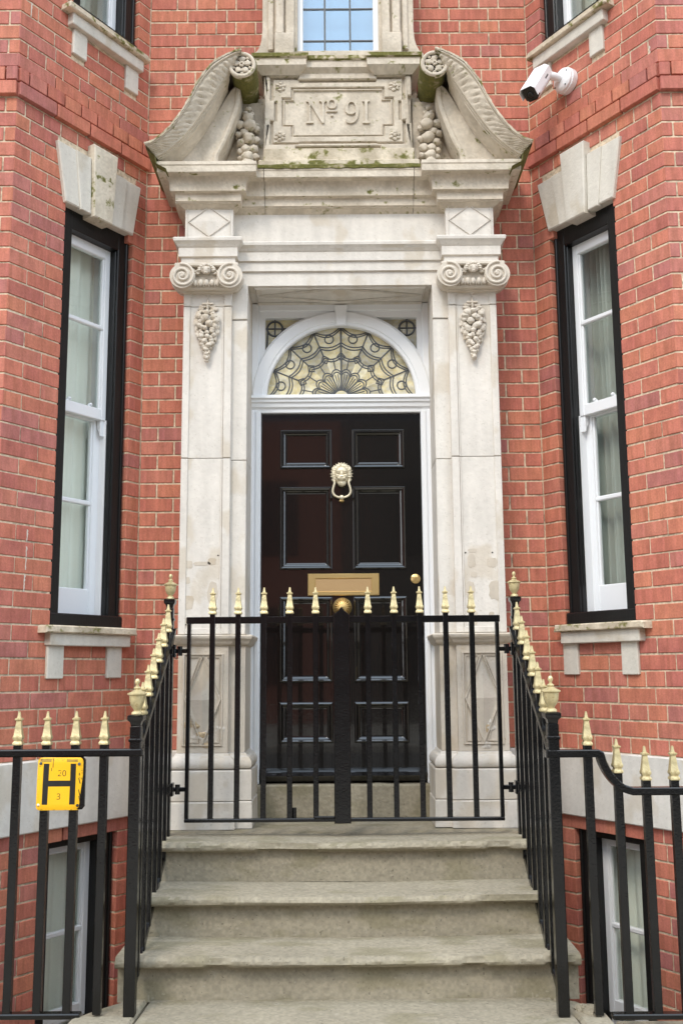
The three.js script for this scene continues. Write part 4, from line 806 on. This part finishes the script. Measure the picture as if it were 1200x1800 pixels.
// ================================================================ IRONWORK
const FIN = [[0.0, 0.130], [0.0035, 0.129], [0.006, 0.112], [0.0075, 0.106], [0.0145, 0.103], [0.0148, 0.098], [0.0095, 0.094], [0.0125, 0.070], [0.0165, 0.040], [0.0175, 0.037], [0.0195, 0.034], [0.0195, 0.026], [0.0150, 0.021], [0.0150, 0.016], [0.0195, 0.011], [0.0195, 0.003], [0.014, 0.0]].reverse();
const finGeo = (k) => { const g = uvBox(lathe(FIN.map(([r, h]) => [r * 1.30 * k, h * k]), 4, 0, 0, 0, Math.PI / 4)); return g; };
const finBig = finGeo(1), finGate = finGeo(0.98);
function finial(parent, geo, x, y, z) { const m = new THREE.Mesh(geo, mat.gold); m.name = 'finial'; m.castShadow = m.receiveShadow = true; m.position.set(x, y, z); m.rotation.y = rr(-0.06, 0.06); parent.add(m); return m; }
const urnPts = [[0, 0.138], [0.006, 0.136], [0.010, 0.128], [0.010, 0.120], [0.006, 0.114], [0.006, 0.108], [0.013, 0.104], [0.014, 0.100], [0.010, 0.096], [0.018, 0.090], [0.030, 0.084], [0.038, 0.080], [0.038, 0.076], [0.031, 0.072], [0.030, 0.060], [0.028, 0.046], [0.022, 0.030], [0.014, 0.020], [0.012, 0.014], [0.018, 0.010], [0.021, 0.006], [0.021, 0]].reverse();
function post(parent, x, z, yb, yt, k = 1) {         // square post with turned cap and gold urn
  const w = 0.0215 * k;
  M('post', [box(x - w, x + w, yb, yt - 0.045, z - w, z + w, 0.003), box(x - w - 0.004, x + w + 0.004, yt - 0.105, yt - 0.092, z - w - 0.004, z + w + 0.004, 0.003)], mat.iron, parent, { ox: x, oy: z });
  M('post_cap', [lathe([[0.030, 0], [0.024, -0.006], [0.024, -0.012], [0.041, -0.006], [0.041, 0.008], [0.036, 0.010]].map(([r, h]) => [r * k, h + yt - 0.012]).slice(0, 0).concat([[0.020 * k, yt - 0.048], [0.026 * k, yt - 0.044], [0.030 * k, yt - 0.030], [0.041 * k, yt - 0.022], [0.043 * k, yt - 0.018], [0.043 * k, yt - 0.006], [0.036 * k, yt - 0.002], [0.020 * k, yt]]), 4, x, 0, z, Math.PI / 4)], mat.iron, parent);
  M('urn', lathe(urnPts.map(([r, h]) => [r * k, h * k]), 24, x, yt, z), mat.gold, parent);
}
function rod(parent, x, z, y0, y1, w, d = w) { return M('bar', box(x - w / 2, x + w / 2, y0, y1, z - d / 2, z + d / 2, 0.002), mat.iron, parent, { ox: x * 5, oy: z }); }

// ---- gate at the head of the steps
{
  const gate = thing('iron_gate', 'black iron gate with gold finials across the top of the steps', 'gate');
  const z = 0.500, x0 = -0.728, x1 = 0.735;
  M('top_rail', box(x0 - 0.005, x1 + 0.005, 1.491, 1.523, z - 0.011, z + 0.011, 0.003), mat.iron, gate);
  M('bottom_rail', box(x0, x1, 0.588, 0.604, z - 0.016, z + 0.016, 0.003), mat.iron, gate, { ox: 1 });
  for (const x of [x0 + 0.009, x1 - 0.009]) M('side_bar', box(x - 0.009, x + 0.009, 0.603, 1.492, z - 0.014, z + 0.014, 0.003), mat.iron, gate, { ox: x });
  for (const x of [-0.610, -0.490, -0.368, -0.247, -0.126, 0.120, 0.243, 0.364, 0.486, 0.608]) {
    const b = rod(gate, x, z, 0.603, 1.540, 0.0245, 0.0245);
    finial(b, finGate, x, 1.534, z);
  }
  const mb = extr([[-0.042, 0.580], [0.034, 0.580], [0.034, 1.528], [0.026, 1.536], [0.010, 1.548], [-0.004, 1.568], [-0.018, 1.548], [-0.034, 1.536], [-0.042, 1.528]], z - 0.018, z + 0.020, 0.004);
  M('meeting_bar', mb, mat.iron, gate, { ox: 0.3 });
  for (const s of [-1, 1]) for (const y of [1.365, 0.735]) {
    const xa = s < 0 ? x0 : x1;
    M('hinge', [box(xa, xa + s * 0.058, y - 0.010, y + 0.010, z - 0.014, z + 0.010, 0.003), lathe([[0, 0.022], [0.012, 0.022], [0.012, -0.022], [0, -0.022]].reverse(), 12, xa + s * 0.034, y, z), box(xa + s * 0.052, xa + s * 0.064, y - 0.030, y + 0.030, z - 0.022, z + 0.022, 0.004), ball(xa + s * 0.066, y + 0.02, z + 0.024, 0.007), ball(xa + s * 0.066, y - 0.02, z + 0.024, 0.007)], mat.iron, gate);
  }
  M('drop_bolt', [lathe([[0, 0.65], [0.010, 0.65], [0.010, 0.604], [0, 0.604]].reverse(), 10, -0.225, 0, z), box(-0.135, -0.042, 0.602, 0.612, z - 0.008, z + 0.018, 0.002)], mat.iron, gate);
}
// ---- railings up the steps
for (const s of [-1, 1]) {
  const X = s < 0 ? -0.803 : 0.806;
  const r = thing('stair_railing', s < 0 ? 'sloping iron stair railing with gold finials rising from the straight railing' : 'sloping iron stair railing with gold finials rising from the railing with curved drop', 'railing', 'railings up the steps');
  const zl = s < 0 ? 1.268 : 1.300, zu = 0.480;
  const top = (z) => 1.462 - (z - 0.5) * 0.625, bot = (z) => 0.500 - (z - 0.48) * 0.585;
  post(r, X, zl, 0.002, 1.106, 1.0);
  post(r, X - 0.012 * -s, zu, 0.520, 1.612, 0.86);
  const slope = (name, f, h, w, m) => {
    const za = zu + 0.01, zb = zl - 0.01, q = [];
    const c = [[X - w, 0], [X + w, 0], [X + w, h], [X - w, h]];
    const A = c.map(([x, d]) => [x, f(za) + d, za]), B = c.map(([x, d]) => [x, f(zb) + d, zb]);
    for (let k = 0; k < 4; k++) q.push([A[k], A[(k + 1) % 4], B[(k + 1) % 4], B[k]].reverse());
    q.push(A, [...B].reverse());
    return M(name, quadGeo(q), m, r);
  };
  slope('top_rail', (z) => top(z) - 0.024, 0.026, 0.020, mat.iron);
  slope('bottom_rail', (z) => bot(z), 0.030, 0.008, mat.iron);
  for (let i = 0; i < 6; i++) {
    const z = 0.600 + i * 0.1115;
    const b = rod(r, X, z, bot(z) + 0.006, top(z) + 0.052, 0.022, 0.022);
    finial(b, finBig, X, top(z) + 0.048, z);
  }
}
// ---- front railings
{
  const r = thing('front_railing', 'straight black iron railing with gold finials carrying the yellow hydrant plate', 'railing', 'railings along the pavement');
  const z = 1.270;
  M('top_rail', box(-2.6, -0.772, 0.947, 0.976, z - 0.022, z + 0.024, 0.005), mat.iron, r);
  M('bottom_rail', box(-2.6, -0.985, -0.004, 0.016, z - 0.020, z + 0.020, 0.004), mat.iron, r);
  for (let i = 0; i < 14; i++) { const x = -0.925 - i * 0.1115; const b = rod(r, x, z, 0.010, 0.995, 0.031, 0.028); finial(b, finBig, x, 0.990, z); }
}
{
  const r = thing('front_railing', 'black iron railing whose top rail drops in a curve, with gold finials', 'railing', 'railings along the pavement');
  const z = 1.300, yA = 0.948, yB = 0.806;
  const mid = [[0.775, yA], [0.978, yA], ...curve([[0.984, yA - 0.004], [0.993, 0.910], [1.022, 0.858], [1.062, 0.820], [1.100, yB]], 16).map(([x, y]) => [x, y]), [2.6, yB]];
  const half = 0.0145, L = [], R2 = [];
  mid.forEach((p, i) => { const a = mid[Math.max(0, i - 1)], b = mid[Math.min(mid.length - 1, i + 1)], l = Math.hypot(b[0] - a[0], b[1] - a[1]), nx = -(b[1] - a[1]) / l, ny = (b[0] - a[0]) / l; L.push([p[0] + nx * half, p[1] + ny * half]); R2.push([p[0] - nx * half, p[1] - ny * half]); });
  M('top_rail', extr([...R2, ...L.reverse()], z - 0.022, z + 0.024, 0.004), mat.iron, r);
  M('bottom_rail', box(0.985, 2.6, -0.010, 0.010, z - 0.020, z + 0.020, 0.004), mat.iron, r);
  const tops = [[0.938, 0.972], [1.049, 0.868], [1.156, 0.840], [1.264, 0.840]]; for (let i = 0; i < 10; i++) tops.push([1.375 + i * 0.11, 0.840]);
  for (const [x, y] of tops) { const b = rod(r, x, z, 0.004, y + 0.010, 0.031, 0.028); finial(b, finBig, x, y + 0.004, z); }
}
// ---- hydrant plate on the railing
{
  const sg = thing('hydrant_plate', 'dented yellow plate with black letter H wired to the straight railing', 'sign');
  const cv = document.createElement('canvas'); cv.width = 360; cv.height = 410; const c = cv.getContext('2d');
  c.fillStyle = '#f2b70c'; c.fillRect(0, 0, 360, 410);
  c.fillStyle = '#15130f'; c.fillRect(48, 48, 44, 318); c.fillRect(262, 48, 44, 318); c.fillRect(90, 180, 174, 46);
  c.fillStyle = '#3a2a06'; c.font = '64px sans-serif'; c.fillText('20', 160, 146); c.fillText('3', 160, 326);
  c.fillStyle = '#f2b70c'; c.fillRect(150, 118, 30, 14); c.fillRect(188, 92, 8, 60); c.fillRect(172, 104, 14, 12);
  c.fillStyle = 'rgba(120,100,50,0.65)'; c.fillRect(18, 10, 90, 26); c.fillRect(230, 14, 90, 22);
  c.fillStyle = 'rgba(80,55,15,0.7)'; c.fillRect(118, 6, 7, 74); c.fillRect(108, 80, 6, 26);
  for (let i = 0; i < 70; i++) { c.fillStyle = `rgba(${60 + rnd() * 60},${40 + rnd() * 40},10,${0.15 + 0.35 * rnd()})`; const e = rnd(); c.fillRect(e < 0.5 ? rnd() * 360 : (e < 0.8 ? 322 + rnd() * 38 : rnd() * 20), e < 0.5 ? (rnd() < 0.7 ? rnd() * 22 : 394 + rnd() * 16) : rnd() * 410, 2 + rnd() * 12, 2 + rnd() * 8); }
  c.fillStyle = 'rgba(35,22,4,0.85)'; for (const [x, y, h, sl] of [[330, 120, 20, 4], [326, 160, 44, 14], [328, 250, 60, 16], [332, 300, 50, 12]]) { c.beginPath(); c.moveTo(x, y); c.lineTo(x + 6, y); c.lineTo(x + 6 + sl, y + h); c.lineTo(x + sl - 2, y + h); c.fill(); }
  const t = new THREE.CanvasTexture(cv); t.colorSpace = THREE.SRGBColorSpace;
  const face = phys({ map: t, roughness: 0.4, bumpMap: ironBump, bumpScale: 0.0008 });
  // bowed sheet with turned edge
  const W = 0.172, Hh = 0.196, n = 16, pos = [], uv = [], idx = [];
  for (let j = 0; j <= n; j++) for (let i = 0; i <= n; i++) {
    const u = i / n, v = j / n; let x = (u - 0.5) * W, y = (v - 0.5) * Hh; const rc = 0.014, ax = Math.abs(x) - (W / 2 - rc), ay = Math.abs(y) - (Hh / 2 - rc);
    if (ax > 0 && ay > 0) { const l = Math.hypot(ax, ay), m = Math.max(ax, ay); x = Math.sign(x) * (W / 2 - rc + ax * m / l); y = Math.sign(y) * (Hh / 2 - rc + ay * m / l); }
    const edge = Math.min(W / 2 - Math.abs(x), Hh / 2 - Math.abs(y));
    pos.push(x, y, 0.002 - 0.006 * sstep(0.3, 0.5, u - 0.5) - 0.004 * sstep(0.006, 0, edge) + 0.003 * Math.sin(u * 5 + v * 3)); uv.push(u, v);
  }
  for (let j = 0; j < n; j++) for (let i = 0; i < n; i++) { const a = j * (n + 1) + i; idx.push(a, a + 1, a + n + 2, a, a + n + 2, a + n + 1); }
  const g = new THREE.BufferGeometry(); g.setAttribute('position', new THREE.Float32BufferAttribute(pos, 3)); g.setAttribute('uv', new THREE.Float32BufferAttribute(uv, 2)); g.setIndex(idx); g.computeVertexNormals();
  sg.position.set(-1.085, 0.848, 1.302); sg.rotation.set(-0.02, 0.03, -0.006);
  M('face', g.toNonIndexed(), face, sg, { keepUV: true });
  M('backing', extr([[-0.080, -0.098], [0.086, -0.096], [0.096, -0.084], [0.094, 0.088], [0.082, 0.102], [-0.070, 0.100], [-0.084, 0.09]], -0.016, -0.006, 0.002), mat.iron, sg);
  for (const [x, y, m] of [[-0.074, 0.076, mat.lead], [0.072, 0.074, mat.lead], [-0.076, -0.078, mat.paleBrass], [0.072, -0.080, mat.hole]]) M('bolt', ball(x, y, 0.003, 0.0058, 0.0058, 0.004), m, sg);
}
// ---- security camera on the bay wall
{
  const cam = thing('security_camera', 'white bullet security camera on the brick bay wall', 'camera');
  const [px, pz] = bayPos(1, 0.315, 0.0);
  cam.position.set(px, 4.396, pz); cam.rotation.y = bayTurn(1); cam.scale.setScalar(1.14);
  const d = lathe([[0, 0.052], [0.036, 0.052], [0.048, 0.048], [0.055, 0.042], [0.056, 0.030], [0.060, 0.028], [0.060, 0.0]].reverse(), 36); d.rotateX(Math.PI / 2);
  M('base', [d], mat.cctv, cam);
  const scr = []; for (let i = 0; i < 4; i++) { const a = 0.6 + i * Math.PI / 2; scr.push(ball(0.046 * Math.cos(a), 0.046 * Math.sin(a), 0.049, 0.004, 0.004, 0.003)); } M('screw', scr, mat.lead, cam);
  M('arm', [tube([[-0.004, 0.006, 0.045], [-0.012, 0.008, 0.090], [-0.030, 0.010, 0.125]], 0.019, 16, 14), ball(-0.034, 0.010, 0.130, 0.026, 0.026, 0.026)], mat.cctv, cam);
  const body = part('body', cam); body.position.set(-0.036, 0.012, 0.130);
  body.lookAt(new THREE.Vector3(0, 0, 1)); 
  const dir = new THREE.Vector3(0.13, -0.70, 0.52).normalize();
  body.quaternion.setFromRotationMatrix(new THREE.Matrix4().lookAt(dir, new THREE.Vector3(), new THREE.Vector3(0, 1, 0)));
  const oct = (w, h, c) => [[-w, -h + c], [-w + c, -h], [w - c, -h], [w, -h + c], [w, h - c], [w - c, h], [-w + c, h], [-w, h - c]];
  const sh = extr(oct(0.035, 0.036, 0.015), -0.030, 0.172, 0.008);
  M('housing', [sh], mat.cctv, body);
  M('lens_front', [extr(oct(0.034, 0.034, 0.014), 0.150, 0.186, 0.004)], mat.blackPlastic, body);
  M('lens', [ball(0, -0.002, 0.184, 0.018, 0.018, 0.008)], mat.blackPlastic, body);
  const hood = [[-0.041, -0.010], [-0.041, 0.026], [-0.027, 0.042], [0.027, 0.042], [0.041, 0.026], [0.041, -0.010], [0.0385, -0.010], [0.0385, 0.025], [0.026, 0.0395], [-0.026, 0.0395], [-0.0385, 0.025], [-0.0385, -0.010]];
  M('sunshade', [extr(hood.reverse(), -0.010, 0.200, 0.001)], mat.cctv, body);
  M('nameplate', [box(0.0411, 0.0418, 0.000, 0.007, 0.030, 0.070, 0)], mat.lead, body);
}

// ================================================================ GROUND AND STREET
{
  const pv = tex(256, (u, v) => { const k = 0.78 + 0.2 * (fbm(u, v, 6, 6, 4, 201) - 0.5) + 0.2 * (fbm(u, v, 60, 60, 3, 202) - 0.5); return [k, k * 0.985, k * 0.95]; }, { metres: 2 });
  const paveMat = std({ color: lin(0.52, 0.49, 0.44), map: pv, roughness: 0.95 }), asphalt = std({ color: lin(0.075, 0.075, 0.078), map: pv, roughness: 0.95 });
  const flat = (name, x0, x1, z0, z1, y0, y1, m) => M(name, box(x0, x1, y0, y1, z0, z1, 0.004), m, scene);
  structure(flat('pavement', -40, 40, 1.50, 7.2, -0.6, -0.125, paveMat), 'pale stone pavement in front of the house');
  structure(flat('road', -120, 120, 7.2, 14.0, -0.6, -0.25, asphalt), 'dark asphalt street beyond the pavement');
  structure(flat('pavement', -40, 40, 14.0, 120, -0.6, -0.125, paveMat), 'far pavement across the street');
  const wash = std({ color: lin(0.70, 0.70, 0.67), map: stoneMap, roughness: 0.9 });
  structure(M('lightwell', [box(-3.6, -0.93, -1.80, -1.62, -0.3, 1.22, 0), box(0.93, 3.6, -1.80, -1.62, -0.3, 1.22, 0), box(-0.86, 0.86, -1.80, -1.62, -0.3, 1.22, 0)], wash, scene), 'sunken pale basement area floor behind the railings');
  for (const s of [-1, 1]) {
    structure(M('retaining_wall', box(s * 1.0, s * 3.6, -1.80, -0.16, 1.20, 1.497, 0), wash, scene), 'whitewashed retaining wall below the ' + (s < 0 ? 'straight railing' : 'curved railing'), 'wall');
    structure(M('kerb', box(s * 1.025, s * 3.6, -0.158, -0.055, 1.18, 1.499, 0.008), mat.step, scene), 'stone kerb under the ' + (s < 0 ? 'straight railing' : 'curved railing'));
  }
  const slate = std({ color: lin(0.09, 0.09, 0.10), roughness: 0.9 });
  for (const [x0, x1, label, c] of [[-22, 0, 'red brick terrace across the street facing the doorway', lin(0.26, 0.10, 0.07)], [0.001, 22, 'soot dark brick terrace across the street facing the doorway', lin(0.085, 0.075, 0.065)]]) {
    const opp = thing('terrace_house', label, 'house');
    M('wall', box(x0, x1, -0.12, 8.2, 22, 30, 0.02), std({ color: c, map: brickMap, roughness: 0.9 }), opp);
    M('roof', extr([[x0, 8.2], [x1, 8.2], [x1, 10.4], [x0, 10.4]], 22.4, 29.6, 0), slate, opp);
    for (let i = 0; i < 6; i++) for (const y of [0.9, 4.4]) M('window', box(x0 + 1.6 + i * 3.6, x0 + 2.8 + i * 3.6, y, y + 2.1, 21.94, 22.05, 0.01), mat.blackFrame, opp);
  }
}
renderer.render(scene, camera);
